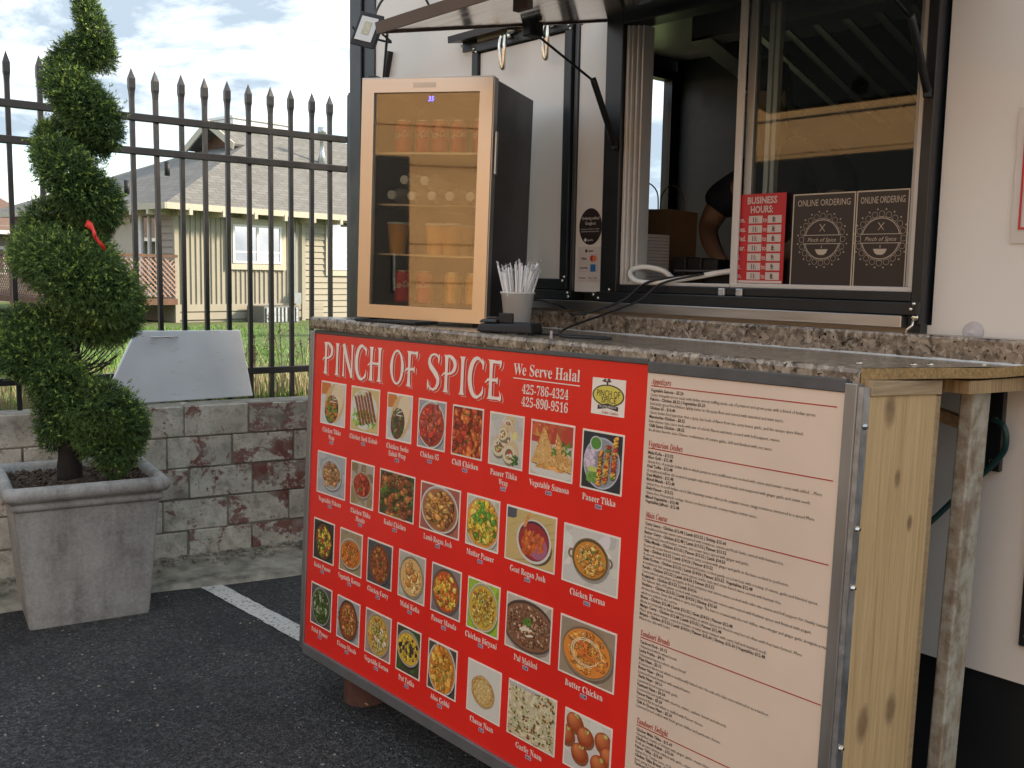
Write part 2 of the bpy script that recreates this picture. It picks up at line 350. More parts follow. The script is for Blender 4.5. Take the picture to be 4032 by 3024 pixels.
def obj(name, mb, mat, parent=None, world=True, smooth=False, bevel=0, seg=2, kind=None, label=None):
    vs = mb.v
    if parent is not None and world:
        inv = WM[parent.name].inverted(); vs = [inv @ Vector(p) for p in vs]
    me = bpy.data.meshes.new(name); me.from_pydata([tuple(p) for p in vs], [], mb.f); me.update()
    if any(c is not None for c in mb.c):
        at = me.color_attributes.new('Col', 'FLOAT_COLOR', 'CORNER')
        for p, c in zip(me.polygons, mb.c):
            for li in p.loop_indices: at.data[li].color = (*(c or (1, 1, 1)), 1)
    if smooth:
        for p in me.polygons: p.use_smooth = True
    o = bpy.data.objects.new(name, me); COL.objects.link(o)
    mats = mat if isinstance(mat, list) else [mat]
    for mm in mats: me.materials.append(M[mm] if isinstance(mm, str) else mm)
    if parent is not None: o.parent = parent; WM[o.name] = WM[parent.name].copy()
    else: WM[o.name] = Matrix.Identity(4)
    if bevel:
        md = o.modifiers.new('bevel', 'BEVEL'); md.width = bevel; md.segments = seg; md.limit_method = 'ANGLE'; md.angle_limit = R(40)
    if kind: o['kind'] = kind
    if label: o['label'] = label
    return o
def thing(name, label, cat, loc=(0, 0, 0), rot=None, group=None):
    o = bpy.data.objects.new(name, None); COL.objects.link(o); o.empty_display_size = .1
    mat = Matrix.Translation(loc) @ (rot.to_4x4() if rot is not None else Matrix.Identity(4))
    o.matrix_world = mat; WM[o.name] = mat; o['label'] = label; o['category'] = cat
    if group: o['group'] = group
    return o
def tag(o, label, cat, group=None):
    o['label'] = label; o['category'] = cat
    if group: o['group'] = group
    return o
def dup_tree(o, mat, label, parent=None):
    c = o.copy(); COL.objects.link(c); WM[c.name] = mat.copy() if mat else WM[o.name]
    if parent is None: c.matrix_world = mat; c['label'] = label
    else: c.parent = parent; WM[c.name] = WM[parent.name].copy()
    for ch in list(o.children): dup_tree(ch, None, None, c)
    return c
# letters of the mathematical alphabet block of the built-in font have serifs
def serif(s, it=False):
    o = ''
    for ch in s:
        if 'A' <= ch <= 'Z': o += chr((0x1D468 if it else 0x1D400) + ord(ch) - 65)
        elif 'a' <= ch <= 'z': o += chr((0x1D482 if it else 0x1D41A) + ord(ch) - 97)
        elif '0' <= ch <= '9' and not it: o += chr(0x1D7CE + ord(ch) - 48)
        else: o += ch
    return o
# flat text -> (verts, faces) in the xy plane
TC = {}
def text_geo(s, bold=.0, shear=0, res=2):
    k = (s, bold, shear, res)
    if k in TC: return TC[k]
    cu = bpy.data.curves.new('t', 'FONT'); cu.body = s; cu.size = 1; cu.offset = bold; cu.shear = shear; cu.resolution_u = res; cu.fill_mode = 'FRONT'
    o = bpy.data.objects.new('t', cu); COL.objects.link(o)
    me = bpy.data.meshes.new_from_object(o.evaluated_get(bpy.context.evaluated_depsgraph_get()))
    vs = [tuple(v.co) for v in me.vertices]; fs = [tuple(p.vertices) for p in me.polygons]
    bpy.data.objects.remove(o); bpy.data.curves.remove(cu); bpy.data.meshes.remove(me)
    TC[k] = (vs, fs); return TC[k]
def add_text(mb, s, o, ux, uz, size, width=None, align='L', bold=.0, shear=0, res=2, sx=1, fn=None):
    vs, fs = text_geo(s, bold, shear, res)
    if not vs: return
    x0 = min(v[0] for v in vs); x1 = max(v[0] for v in vs)
    kx = (width / (x1 - x0)) if width else size * sx
    wd = (x1 - x0) * kx; off = {'L': 0, 'C': -wd / 2, 'R': -wd}[align]
    o = Vector(o); ux = Vector(ux); uz = Vector(uz)
    pts = [((v[0] - x0) * kx + off, v[1] * size) for v in vs]
    mb.add([fn(*p) if fn else o + ux * p[0] + uz * p[1] for p in pts], fs)
X3, Y3, Z3 = Vector((1, 0, 0)), Vector((0, 1, 0)), Vector((0, 0, 1))
def ray(px, py): return Vector((px - 2016, py - 1512, 3900))
def W(px, py, y):     # place on the plane y = const seen at photograph position (px, py)
    v = ray(px, py); d = Vector((v.dot(AX), v.dot(AY), v.dot(AZ))); p = d * (y / d.y); return Vector((p.x, p.y, p.z + CH))

# ------------------------------------------------------------------ ground
mb = MB(); mb.quad((-5.6, -30, 0), (60, -30, 0), (60, 60, 0), (-5.6, 60, 0)); obj('asphalt', mb, 'asphalt', kind='structure')
mb = MB(); mb.quad((-400, -400, -.03), (400, -400, -.03), (400, 400, -.03), (-400, 400, -.03)); obj('ground', mb, 'turf', kind='structure')
# raised ground behind the retaining wall
mb = MB(); xs = [-5.74, -6.2, -7.2, -9, -12, -16, -20, -30, -60, -300]; ys = [-40 + i * 2.0 for i in range(60)]
vs = []
for i, x in enumerate(xs):
    for y in ys:
        z = .86 if i == 0 else .86 - .30 * min(1, (-x - 5.74) / 9) + random.uniform(-.03, .03)
        vs.append((x + (.06 * (y - 1.5) if i < 2 else 0) * (0 if y < -5 or y > 10 else 1), y, z))
nY = len(ys); mb.add(vs, [(i * nY + j, i * nY + j + 1, (i + 1) * nY + j + 1, (i + 1) * nY + j) for i in range(len(xs) - 1) for j in range(nY - 1)])
obj('lawn', mb, 'turf', kind='structure', smooth=True)
# curb strip and painted line
WB = Vector((-5.584, 2.127, 0)); WD = Vector((.1765, .9843, 0)); WNn = Vector((.9843, -.1765, 0))
def wall_pt(s, off, z): return WB + WD * s + WNn * off + Vector((0, 0, z))
mb = MB(); n = 60; vs = []
for i in range(n):
    s_ = -7 + i * .2
    o_ = .53 + .04 * math.sin(s_ * 3.1) + random.uniform(-.012, .012)
    vs += [wall_pt(s_, -.02, .035), wall_pt(s_, .2, .03), wall_pt(s_, o_ - .04, .022 + random.uniform(-.003, .003)), wall_pt(s_, o_, .002)]
mb.add(vs, [(i * 4 + k, i * 4 + k + 1, (i + 1) * 4 + k + 1, (i + 1) * 4 + k) for i in range(n - 1) for k in range(3)])
obj('curb', mb, 'concrete_top', kind='structure')
mb = MB(); n = 60; A0 = Vector((-5.09, 2.155, .004)); A1 = Vector((-1.5, 2.245, .004)); B0 = Vector((-5.0, 2.265, .004)); B1 = Vector((-1.5, 2.375, .004)); vs = []
for i in range(n + 1):
    k = i / n; vs += [A0.lerp(A1, k) + Vector((0, random.uniform(-.004, .004), 0)), B0.lerp(B1, k) + Vector((0, random.uniform(-.004, .004), 0))]
mb.add(vs, [(2 * i, 2 * i + 2, 2 * i + 3, 2 * i + 1) for i in range(n)]); obj('painted_line', mb, 'paint', kind='structure')
# grit at the foot of the wall
mb = MB()
for i in range(420):
    p = wall_pt(random.uniform(-1.5, 1.6), abs(random.gauss(0, .09)) + .02, .035); r_ = random.uniform(.004, .014)
    mb.box(p.x - r_, p.x + r_, p.y - r_ * .8, p.y + r_ * .8, p.z - .004, p.z + r_ * .9, None)
obj('grit', mb, 'concrete_top', kind='stuff')
mb = MB()
for i in range(260):
    x = random.uniform(-5, 0.5); y = random.uniform(.2, 2.3); r_ = random.uniform(.002, .0045)
    mb.box(x - r_, x + r_, y - r_, y + r_, -.001, r_)
obj('loose_stones', mb, 'concrete_top', kind='stuff')

# ------------------------------------------------------------------ block wall
bw = thing('block_wall', 'low retaining wall of large blocks with peeling white and red paint', 'wall', tuple(WB))
core = MB(); core.hexa([wall_pt(-4, -.012, -.02), wall_pt(2.2, -.012, -.02), wall_pt(2.2, -.20, -.02), wall_pt(-4, -.20, -.02)], [wall_pt(-4, -.012, .925), wall_pt(2.2, -.012, .925), wall_pt(2.2, -.20, .925), wall_pt(-4, -.20, .925)])
obj('mortar', core, 'mortar', bw)
rotW = Matrix.Rotation(math.atan2(WD.y, WD.x), 4, 'Z')
def block_mesh(L_, hh, var):
    b = bmesh.new(); bmesh.ops.create_cube(b, size=1)
    for v in b.verts: v.co = Vector((v.co.x * L_, v.co.y * .2, v.co.z * hh))
    bmesh.ops.bevel(b, geom=[e for e in b.edges], offset=.005, segments=1, affect='EDGES')
    rr = random.Random(var)
    for v in b.verts: v.co += Vector((rr.uniform(-.0025, .0025), rr.uniform(-.002, .002), rr.uniform(-.0025, .0025)))
    me = bpy.data.meshes.new('brick'); b.to_mesh(me); b.free(); me.materials.append(M['block']); return me
bm_ = [block_mesh(.366, .176, i) for i in range(4)]
rowoff = [.18, .04, .19, .07, .17]; sp_ = .376
for r_ in range(5):
    zc = .093 + r_ * .186 - .001
    k = -9
    while True:
        s0 = rowoff[r_] + k * sp_; k += 1
        if s0 < -3.2: continue
        if s0 > 1.9: break
        o = bpy.data.objects.new('brick', random.choice(bm_)); COL.objects.link(o); o.parent = bw
        o.matrix_local = Matrix.Translation(WD * (s0 + sp_ / 2) + WNn * (-.1 + random.uniform(0, .007)) + Vector((0, 0, zc + random.uniform(-.002, .002)))) @ rotW @ Matrix.Rotation(random.uniform(-.006, .006), 4, 'Y')

# ------------------------------------------------------------------ picket fence
def fx(y): return -5.9588 + .0608 * y
fen = thing('metal_fence', 'tall black metal fence with pointed pickets standing behind the block wall', 'fence', (fx(2), 2, .9))
for z, h in ((2.578, .042), (2.388, .042), (1.085, .042)):
    mb = MB(); mb.bar((fx(-6) , -6, z), (fx(3.5), 3.5, z), .035, h); obj('rail', mb, 'fence', fen, bevel=.004)
mb = MB(); r_ = .0125; s4 = [(-1, -1), (1, -1), (1, 1), (-1, 1)]
def ring(w_, z): return [(a * w_, b * w_, z) for a, b in s4]
prof = [(.0125, 0), (.0125, 1.80), (.0145, 1.835), (.0175, 1.855), (.0175, 1.905), (.001, 1.965)]
vs = []
for w_, z in prof: vs += ring(w_, z)
mb.add(vs, [(i * 4 + k, i * 4 + (k + 1) % 4, (i + 1) * 4 + (k + 1) % 4, (i + 1) * 4 + k) for i in range(5) for k in range(4)])
pk = None
PY = [3.384 - .1386 * k for k in range(10)] + [1.80, 1.645, 1.493] + [1.493 - .1386 * k for k in range(1, 30)]
for y in PY:
    if pk is None:
        pk = obj('picket', mb, 'fence', fen, world=False, bevel=.0015, seg=1); o = pk
    else:
        o = pk.copy(); COL.objects.link(o); o.parent = fen
    o.location = (fx(y) - fx(2), y - 2, -.015); o.rotation_euler = (random.uniform(-.005, .005), random.uniform(-.004, .004), random.uniform(-.1, .1))
mb = MB(); mb.box(fx(3.55) - .03, fx(3.55) + .03, 3.52, 3.58, .6, 2.87); mb.lathe((fx(3.55), 3.55, 2.87), [(.035, 0), (.035, .012), (.012, .02), (.02, .035), (.016, .055), (.001, .062)], 10); obj('post', mb, 'fence', fen)

# white door leaning on the fence
dl = [Vector((-5.73, 1.886, .935)), Vector((-5.70, 2.80, .935)), Vector((-5.81, 2.12, 1.352)), Vector((-5.775, 2.755, 1.345))]
ld = thing('leaning_door', 'scuffed white panel door with a small metal handle leaning against the fence', 'door', tuple(dl[0]))
nx = Vector((-.03, 0, 0)); mb = MB(); mb.hexa([dl[0], dl[1], dl[1] + nx, dl[0] + nx], [dl[2], dl[3], dl[3] + nx, dl[2] + nx]); obj('panel', mb, 'scuff', ld, bevel=.006)
mb = MB(); a = Vector((-5.765, 2.19, 1.315)); b_ = Vector((-5.757, 2.35, 1.312)); mb.tube([a, b_], .006); mb.tube([a + Y3 * .03, a + Y3 * .03 - X3 * .05], .005); mb.tube([b_ - Y3 * .03, b_ - Y3 * .03 - X3 * .05], .005); obj('handle', mb, 'steel', ld, smooth=True)

# ------------------------------------------------------------------ grass and weeds
def blades(name, n, fx_, h0, h1, mat, wd=.006):
    mb = MB()
    for i in range(n):
        x, y, z = fx_(); h = random.uniform(h0, h1); a = random.uniform(0, 6.28); lean = random.uniform(0, .5) * h
        ca, sa = math.cos(a), math.sin(a); w_ = wd * random.uniform(.6, 1.4)
        p0 = (x - sa * w_, y + ca * w_, z - .02); p1 = (x + sa * w_, y - ca * w_, z - .02)
        mx_, my_ = x + ca * lean * .35, y + sa * lean * .35
        mb.add([p0, p1, (mx_ + sa * w_ * .7, my_ - ca * w_ * .7, z + h * .6), (mx_ - sa * w_ * .7, my_ + ca * w_ * .7, z + h * .6), (x + ca * lean, y + sa * lean, z + h)], [(0, 1, 2, 3), (3, 2, 4)])
    return obj(name, mb, mat, kind='stuff')
def gz(x): return .86 - .30 * min(1, max(0, (-x - 5.74) / 9))
def gpt():
    x = -5.95 - 13 * random.random() ** 1.5; y = random.uniform(.2, 4.5) + (-x - 6) * random.uniform(.05, .55); return x, y, gz(x)
blades('grass', 26000, gpt, .02, .08, 'grass', .007)
def gpt2():
    x = -5.95 - 2.6 * random.random() ** 1.6; y = random.uniform(-.6, 4.0); return x, y, gz(x)
blades('dry_grass', 7000, gpt2, .04, .24, 'dry', .003)
wi = 0
def leafy(mb, c, n, r_, s0, s1, cen=None):
    for i in range(n):
        d = Vector((random.gauss(0, 1), random.gauss(0, 1), random.gauss(0, 1))).normalized() * r_ * random.random() ** .5
        p = Vector(c) + d; u = Vector((random.gauss(0, 1), random.gauss(0, 1), random.gauss(0, .6))).normalized(); v_ = u.orthogonal().normalized(); s_ = random.uniform(s0, s1)
        mb.add([p - u * s_, p + v_ * s_ * .4, p + u * s_, p - v_ * s_ * .4], [(0, 1, 2, 3)])
for y, h in ((2.95, .52), (3.15, .62), (3.32, .55), (2.85, .40), (1.18, .50), (1.05, .38)):
    x = fx(y) - .15 - .1 * random.random(); z = .86
    lab = ['tall dry weed behind the fence beside the leaning white door', 'tallest seeding weed behind the fence near the menu counter', 'dry weed behind the fence next to the truck corner', 'short bent dry weed close to the leaning white door',
           'dry weed stalk behind the fence left of the spiral tree', 'short dry weed at the left edge behind the fence'][wi]; wi += 1
    wd_ = thing('weed', lab, 'weed', (x, y, z), group='dry weeds behind the fence')
    mb = MB()
    for k in range(4):
        dx, dy = random.uniform(-.13, .13), random.uniform(-.13, .13); hh = h * random.uniform(.7, 1.0)
        mb.tube(smooth_path([(x, y, z - .02), (x + dx * .3, y + dy * .3, z + hh * .5), (x + dx, y + dy, z + hh)], 4), [.0025] * 8 + [.001], 4)
        for q in range(12): leafy(mb, (x + dx * (.6 + .4 * q / 12), y + dy * (.6 + .4 * q / 12), z + hh * (.7 + .3 * q / 12)), 2, .008, .006, .014)
    obj('stem', mb, 'dry', wd_)

# ------------------------------------------------------------------ planter and spiral yew
PC = Vector((-5.13, 1.57, 0)); ang = R(80.5)
pl = thing('planter', 'square grey cement planter with rolled rim and rain streaks', 'planter', tuple(PC), Matrix.Rotation(ang, 3, 'Z'))
def sqring(h, z, rr=.03, n=5):
    pts = []
    for qx, qy, a0 in ((1, 1, 0), (-1, 1, 90), (-1, -1, 180), (1, -1, 270)):
        for k in range(n): a = R(a0 + 90 * k / (n - 1)); pts.append((qx * (h - rr) + rr * math.cos(a), qy * (h - rr) + rr * math.sin(a), z))
    return pts
pf = [(.272, 0), (.276, .02), (.345, .60), (.352, .605), (.362, .612), (.366, .625), (.362, .638), (.355, .642), (.358, .648), (.380, .655), (.392, .672), (.394, .69), (.388, .71), (.375, .722), (.36, .725), (.345, .718), (.335, .70), (.33, .66), (.32, .55)]
pf = [(h - .022 * min(1, z / .6), z * .968) for h, z in pf]
mb = MB(); vs = []
for h, z in pf: vs += sqring(h, z, .018 if z < .6 else .03)
nn = 20; mb.add(vs, [(i * nn + k, i * nn + (k + 1) % nn, (i + 1) * nn + (k + 1) % nn, (i + 1) * nn + k) for i in range(len(pf) - 1) for k in range(nn)])
mb.add(sqring(.272, 0, .018), [tuple(range(nn - 1, -1, -1))])
o = obj('pot', mb, 'pot', pl, world=False, smooth=True)
md = o.modifiers.new('edge', 'EDGE_SPLIT'); md.split_angle = R(50)
mb = MB(); g_ = 24; vs = [((i / g_ - .5) * .68, (j / g_ - .5) * .68, .645 + random.uniform(-.012, .016) + .02 * math.exp(-(((i / g_ - .5) ** 2 + (j / g_ - .5) ** 2) * 20))) for i in range(g_ + 1) for j in range(g_ + 1)]
mb.add(vs, [(i * (g_ + 1) + j, (i + 1) * (g_ + 1) + j, (i + 1) * (g_ + 1) + j + 1, i * (g_ + 1) + j + 1) for i in range(g_) for j in range(g_)]); obj('soil', mb, 'soil', pl, world=False)
mb = MB()
for i in range(500):
    p = Vector((random.uniform(-.32, .32), random.uniform(-.32, .32), .66)); s_ = random.uniform(.006, .02); mt = Matrix.Translation(p) @ Euler((random.uniform(-.6, .6), random.uniform(-.6, .6), random.uniform(0, 6))).to_matrix().to_4x4(); mb.box(-s_, s_, -s_ * .4, s_ * .4, -.003, .003, mt)
obj('mulch', mb, 'soil', pl, world=False, kind='stuff')

TP = Vector((-5.10, 1.56, .62))            # trunk foot
tree = thing('spiral_yew', 'spiral clipped yew tree with a red ribbon in the square cement planter', 'tree', tuple(TP))
vu = 1.8228
def T(x, y, d=0):      # a point of the tree seen at (x, y), d metres in front of the trunk plane
    v = ray(x * vu, y * vu); dd = Vector((v.dot(AX), v.dot(AY), v.dot(AZ)))
    fwd = Vector((-.955, .295, 0)); dist = (TP - Vector((0, 0, CH))).dot(fwd) - d
    return dd * (dist / dd.dot(fwd)) + Vector((0, 0, CH))
PXM = 5.33 * vu / 3900
mb = MB(); tp = [T(152, 1040), T(150, 985), T(152, 900), T(155, 840), T(150, 780), T(143, 740), (T(150, 700)), T(165, 600), T(170, 450), T(175, 300), T(180, 150), T(180, 30), T(182, -60)]
mb.tube(smooth_path(tp, 3), [.060] * 3 + [.052] * 3 + [.044] * 3 + [.04] * 3 + [.034] * 6 + [.028] * 3 + [.024] * 4 + [.018] * 6 + [.012] * 6, 10); obj('trunk', mb, 'bark', tree, smooth=True)
lobes = [  # x, y, r (photo px of the 2212 px view), front(+)/back(-) offset in m
 (182, -40, 13, 0), (180, 5, 19, 0), (193, 40, 25, .03), (207, 85, 31, .05), (220, 125, 27, .05), (190, 110, 36, 0), (165, 120, 36, -.06), (140, 145, 34, -.04), (128, 185, 30, .02),
 (150, 190, 42, .06), (180, 225, 46, .10), (208, 255, 46, .08), (228, 290, 32, .02), (200, 320, 30, -.06), (150, 285, 40, -.08), (110, 305, 34, -.02), (105, 345, 30, .04),
 (128, 350, 46, .10), (160, 395, 50, .14), (195, 430, 52, .12), (225, 450, 36, .06), (205, 490, 32, -.04), (150, 470, 38, -.08), (100, 480, 42, -.06), (70, 530, 36, 0),
 (75, 560, 44, .08), (110, 560, 58, .15), (160, 590, 66, .20), (210, 620, 66, .18), (250, 650, 54, .10), (262, 690, 38, .02), (225, 700, 46, .05), (180, 690, 46, .05), (180, 540, 46, .05), (215, 570, 36, .05),
 (55, 705, 40, -.02), (35, 745, 44, 0), (70, 760, 52, .06), (25, 780, 30, .08), (100, 790, 48, .10), (135, 825, 46, .12), (90, 830, 30, .05), (95, 720, 40, .03), (120, 690, 40, .0),
 (175, 860, 48, .14), (215, 880, 54, .16), (262, 905, 46, .12), (283, 930, 34, .08), (270, 970, 34, .06), (225, 950, 50, .10), (178, 908, 34, .08), (125, 900, 42, .02), (110, 950, 22, 0), (250, 1000, 28, .05), (125, 860, 40, .05)]
extra = []
for a_, b_ in zip(lobes, lobes[1:]):
    dd_ = math.hypot(a_[0] - b_[0], a_[1] - b_[1])
    if 28 < dd_ < 75 and not (760 < (a_[1] + b_[1]) / 2 < 880 and (a_[0] + b_[0]) / 2 > 130): extra.append(((a_[0] + b_[0]) / 2, (a_[1] + b_[1]) / 2, (a_[2] + b_[2]) / 2 * .96, (a_[3] + b_[3]) / 2 + .01))
lobes += extra
# trunk is bare between the lobes: limbs
mb = MB()
for (x, y, r_, d) in lobes:
    t_ = min(range(len(tp)), key=lambda i: (tp[i] - T(x, y, d)).length); q = tp[t_]
    e_ = T(x, y, d); mid = q.lerp(e_, .5) + Vector((0, 0, .03))
    mb.tube([q - Vector((0, 0, .04)), mid, e_], [.012, .008, .004], 5)
for i in range(26):
    a = T(random.uniform(140, 165), random.uniform(770, 850)); b_ = T(random.uniform(150, 262), random.uniform(700, 790), random.uniform(-.1, .15)); mb.tube(smooth_path([a, a.lerp(b_, .5) + Vector((0, 0, -.03)), b_], 3), [.006, .005, .005, .004, .003, .003, .002][:7], 4)
obj('branches', mb, 'twig', tree, kind='stuff')
def sprig(mb, p, d, n, ln, wd):
    d = d.normalized()
    for k in range(n):
        u = (d * random.uniform(.5, 1.2) + Vector((random.gauss(0, 1), random.gauss(0, 1), random.gauss(0, 1))).normalized() * .8).normalized()
        s_ = u.cross(Vector((random.gauss(0, 1), random.gauss(0, 1), random.gauss(0, 1)))).normalized() * wd; l_ = ln * random.uniform(.7, 1.3)
        o_ = d * random.uniform(-.01, .012)
        mb.add([p + o_ - s_, p + o_ + s_, p + o_ + u * l_], [(0, 1, 2)])
fol, dk_, tips = MB(), MB(), MB()
for (x, y, r_, d) in lobes:
    c = T(x, y, d); r = r_ * PXM * 1.08; nS = int(720 * (r / .1) ** 2) + 60
    for i in range(nS):
        u = Vector((random.gauss(0, 1), random.gauss(0, 1), random.gauss(0, 1))).normalized(); q = random.random()
        k = .55 + .45 * q ** .5; bumpy = 1 + (.20 * random.random() if q > .965 else 0) + .12 * math.sin(u.x * 7 + x) * math.sin(u.z * 6 + y) + .09 * math.sin(u.x * 19 + y) * math.sin(u.y * 17 + x) * math.sin(u.z * 18) + random.gauss(0, .022)
        p = c + u * r * k * bumpy
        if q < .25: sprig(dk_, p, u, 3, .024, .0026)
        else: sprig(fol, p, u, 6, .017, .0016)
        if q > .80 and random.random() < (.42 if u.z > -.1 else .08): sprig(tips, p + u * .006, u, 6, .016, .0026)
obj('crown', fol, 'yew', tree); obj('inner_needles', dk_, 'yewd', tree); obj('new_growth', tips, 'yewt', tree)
rb = [T(186, 482, .34), T(200, 492, .40), T(204, 508, .42), T(214, 522, .42), T(228, 540, .40)]
mb = MB(); rb = smooth_path(rb, 4); vs = []
for i, p in enumerate(rb): ww = Vector((.1, .35, .9)).normalized() * (.016 - .0006 * i); vs += [p - ww, p + ww + Vector((.01, 0, 0)) * math.sin(i)]
mb.add(vs, [(2 * i, 2 * i + 1, 2 * i + 3, 2 * i + 2) for i in range(len(rb) - 1)]); o = obj('ribbon', mb, 'red_ribbon', smooth=True); md = o.modifiers.new('s', 'SOLIDIFY'); md.thickness = .001
tag(o, 'red plastic ribbon tied in the middle of the spiral tree', 'ribbon')

# ------------------------------------------------------------------ house beyond the fence
HD = Vector((-.1461, .9893, 0)); HE = Vector((-.9893, -.1461, 0)); HP = Vector((-20.16, 8.02, 0))
def HPt(s, t, z): return HP + HD * s + HE * t + Vector((0, 0, z))   # s along the long side, t across
G = .54
ho = thing('bungalow', 'tan bungalow with grey shingle roof and white windows beyond the black fence', 'house', tuple(HPt(.5, .5, G)))
def hbox(mb, s0, s1, t0, t1, z0, z1): return mb.hexa([HPt(s0, t0, z0), HPt(s1, t0, z0), HPt(s1, t1, z0), HPt(s0, t1, z0)], [HPt(s0, t0, z1), HPt(s1, t0, z1), HPt(s1, t1, z1), HPt(s0, t1, z1)])
mb = MB(); hbox(mb, .5, 14, .5, 8.5, G - .2, 3.05); obj('wall', mb, 'siding', ho)
bmb = hbox(MB(), 0, .02, 0, .02, 0, 1)
for k in range(26):
    s_ = .60 + k * .125
    if s_ > 3.75: break
    for z0, z1 in (([(.95, 3.0)]) if not (1.75 < s_ < 3.35) else [(.95, 1.72), (2.88, 3.0)]):
        mb = MB(); hbox(mb, s_, s_ + .022, .475, .5, z0, z1); obj('batten', mb, 'siding', ho)
for z in (.62, .80):
    mb = MB(); hbox(mb, .5, 4.4, .46, .5, z, z + .15); obj('skirt_board', mb, 'siding', ho)
for k in range(17):
    z = .58 + k * .145; s1 = 14
    mb = MB(); a = [HPt(3.8, .5, z), HPt(s1, .5, z), HPt(s1, .455, z), HPt(3.8, .455, z)]; b_ = [HPt(3.8, .5, z + .145), HPt(s1, .5, z + .145), HPt(s1, .485, z + .145), HPt(3.8, .485, z + .145)]
    mb.hexa(a, b_); obj('clapboard', mb, 'siding', ho)
    mb = MB(); a = [HPt(.455, .5, z), HPt(.5, .5, z), HPt(.5, 8.5, z), HPt(.455, 8.5, z)]; b_ = [HPt(.485, .5, z + .145), HPt(.5, .5, z + .145), HPt(.5, 8.5, z + .145), HPt(.485, 8.5, z + .145)]
    mb.hexa(a, b_); obj('clapboard', mb, 'sidingl', ho)
for s_, t_ in ((.44, .44), (3.75, .44)):
    mb = MB(); hbox(mb, s_, s_ + .1, t_, t_ + .08, G, 3.02); obj('corner_board', mb, 'siding', ho)
def hwin(s0, s1, z0, z1, tw=.14):
    f = MB(); hbox(f, s0 - tw, s1 + tw, .43, .47, z0 - tw, z0); hbox(f, s0 - tw, s1 + tw, .43, .47, z1, z1 + tw); hbox(f, s0 - tw, s0, .43, .47, z0, z1); hbox(f, s1, s1 + tw, .43, .47, z0, z1)
    fr = obj('window', f, 'cream_trim', ho)
    f = MB(); e_ = .05
    for a, b_ in ((s0, s0 + e_), (s1 - e_, s1), ((s0 + s1) / 2 - .03, (s0 + s1) / 2 + .03)): hbox(f, a, b_, .41, .45, z0, z1)
    hbox(f, s0, s1, .412, .448, z0, z0 + e_); hbox(f, s0, s1, .412, .448, z1 - e_, z1); hbox(f, s0, s1, .418, .442, z0 + .28 * (z1 - z0), z0 + .28 * (z1 - z0) + .03)
    obj('sash', f, 'vinyl', fr)
    f = MB(); hbox(f, s0, s1, .425, .435, z0, z1); obj('pane', f, 'hglass', fr)
    f = MB(); hbox(f, s0, s1, .46, .47, z0, z1); obj('blind', f, 'sidingl', fr)
hwin(1.85, 3.15, 1.86, 2.72); hwin(4.6, 5.7, 1.75, 2.95)
def ewin(t0, t1, z0, z1):
    f = MB()
    for a, b_, c, d in ((t0 - .1, t1 + .1, z0 - .1, z0), (t0 - .1, t1 + .1, z1, z1 + .1), (t0 - .1, t0, z0, z1), (t1, t1 + .1, z0, z1), ((t0 + t1) / 2 - .02, (t0 + t1) / 2 + .02, z0, z1)): hbox(f, .40, .45, a, b_, c, d)
    fr = obj('window', f, 'vinyl', ho); f = MB(); hbox(f, .44, .45, t0, t1, z0, z1); obj('pane', f, 'hglass', fr)
ewin(1.15, 1.75, 1.2, 2.85)
mb = MB()
for a, b_, c, d in ((2.05, 2.2, .95, 2.8), (3.0, 3.15, .95, 2.8), (2.05, 3.15, 2.7, 2.85)): hbox(mb, .40, .45, a, b_, c, d)
dr = obj('door', mb, 'cream_trim', ho)
mb = MB(); hbox(mb, .43, .45, 2.2, 3.0, .95, 2.7); obj('leaf', mb, 'cream_trim', dr)
# roof
EZ = 3.05; W2 = 4.5; RZ = EZ + 2.42; hs = 4.25; hz = 1.85; ht = hz / 2.42 * W2
def roofplane(pts, uvs):
    me = bpy.data.meshes.new('roof'); inv = WM[ho.name].inverted(); me.from_pydata([tuple(inv @ p) for p in pts], [], [tuple(range(len(pts)))]); u_ = me.uv_layers.new(name='UVMap')
    for i, c in enumerate(uvs): u_.data[i].uv = c
    me.materials.append(M['shingle']); o = bpy.data.objects.new('roof', me); COL.objects.link(o); o.parent = ho; md = o.modifiers.new('s', 'SOLIDIFY'); md.thickness = .06; return o
sl = math.hypot(W2, 2.42) / W2; sg = math.hypot(hs, hz) / hs
roofplane([HPt(0, 0, EZ), HPt(15, 0, EZ), HPt(15, W2, RZ), HPt(hs - .4, W2, RZ), HPt(hs - .4, ht, EZ + hz), HPt(hs, ht, EZ + hz)], [(0, 0), (15, 0), (15, W2 * sl), (hs - .4, W2 * sl), (hs - .4, ht * sl), (hs, ht * sl)])
roofplane([HPt(0, 2 * W2, EZ), HPt(hs, 2 * W2 - ht, EZ + hz), HPt(hs - .4, 2 * W2 - ht, EZ + hz), HPt(hs - .4, W2, RZ), HPt(15, W2, RZ), HPt(15, 2 * W2, EZ)], [(0, 0), (hs, ht * sl), (hs - .4, ht * sl), (hs - .4, W2 * sl), (15, W2 * sl), (15, 0)])
roofplane([HPt(0, 2 * W2, EZ), HPt(0, 0, EZ), HPt(hs, ht, EZ + hz), HPt(hs, 2 * W2 - ht, EZ + hz)], [(2 * W2, 0), (0, 0), (ht, hs * sg), (2 * W2 - ht, hs * sg)])
mb = MB(); mb.add([HPt(hs - .02, ht, EZ + hz), HPt(hs - .02, 2 * W2 - ht, EZ + hz), HPt(hs - .02, W2, RZ)], [(0, 1, 2)]); obj('gable', mb, 'deckwood', ho)
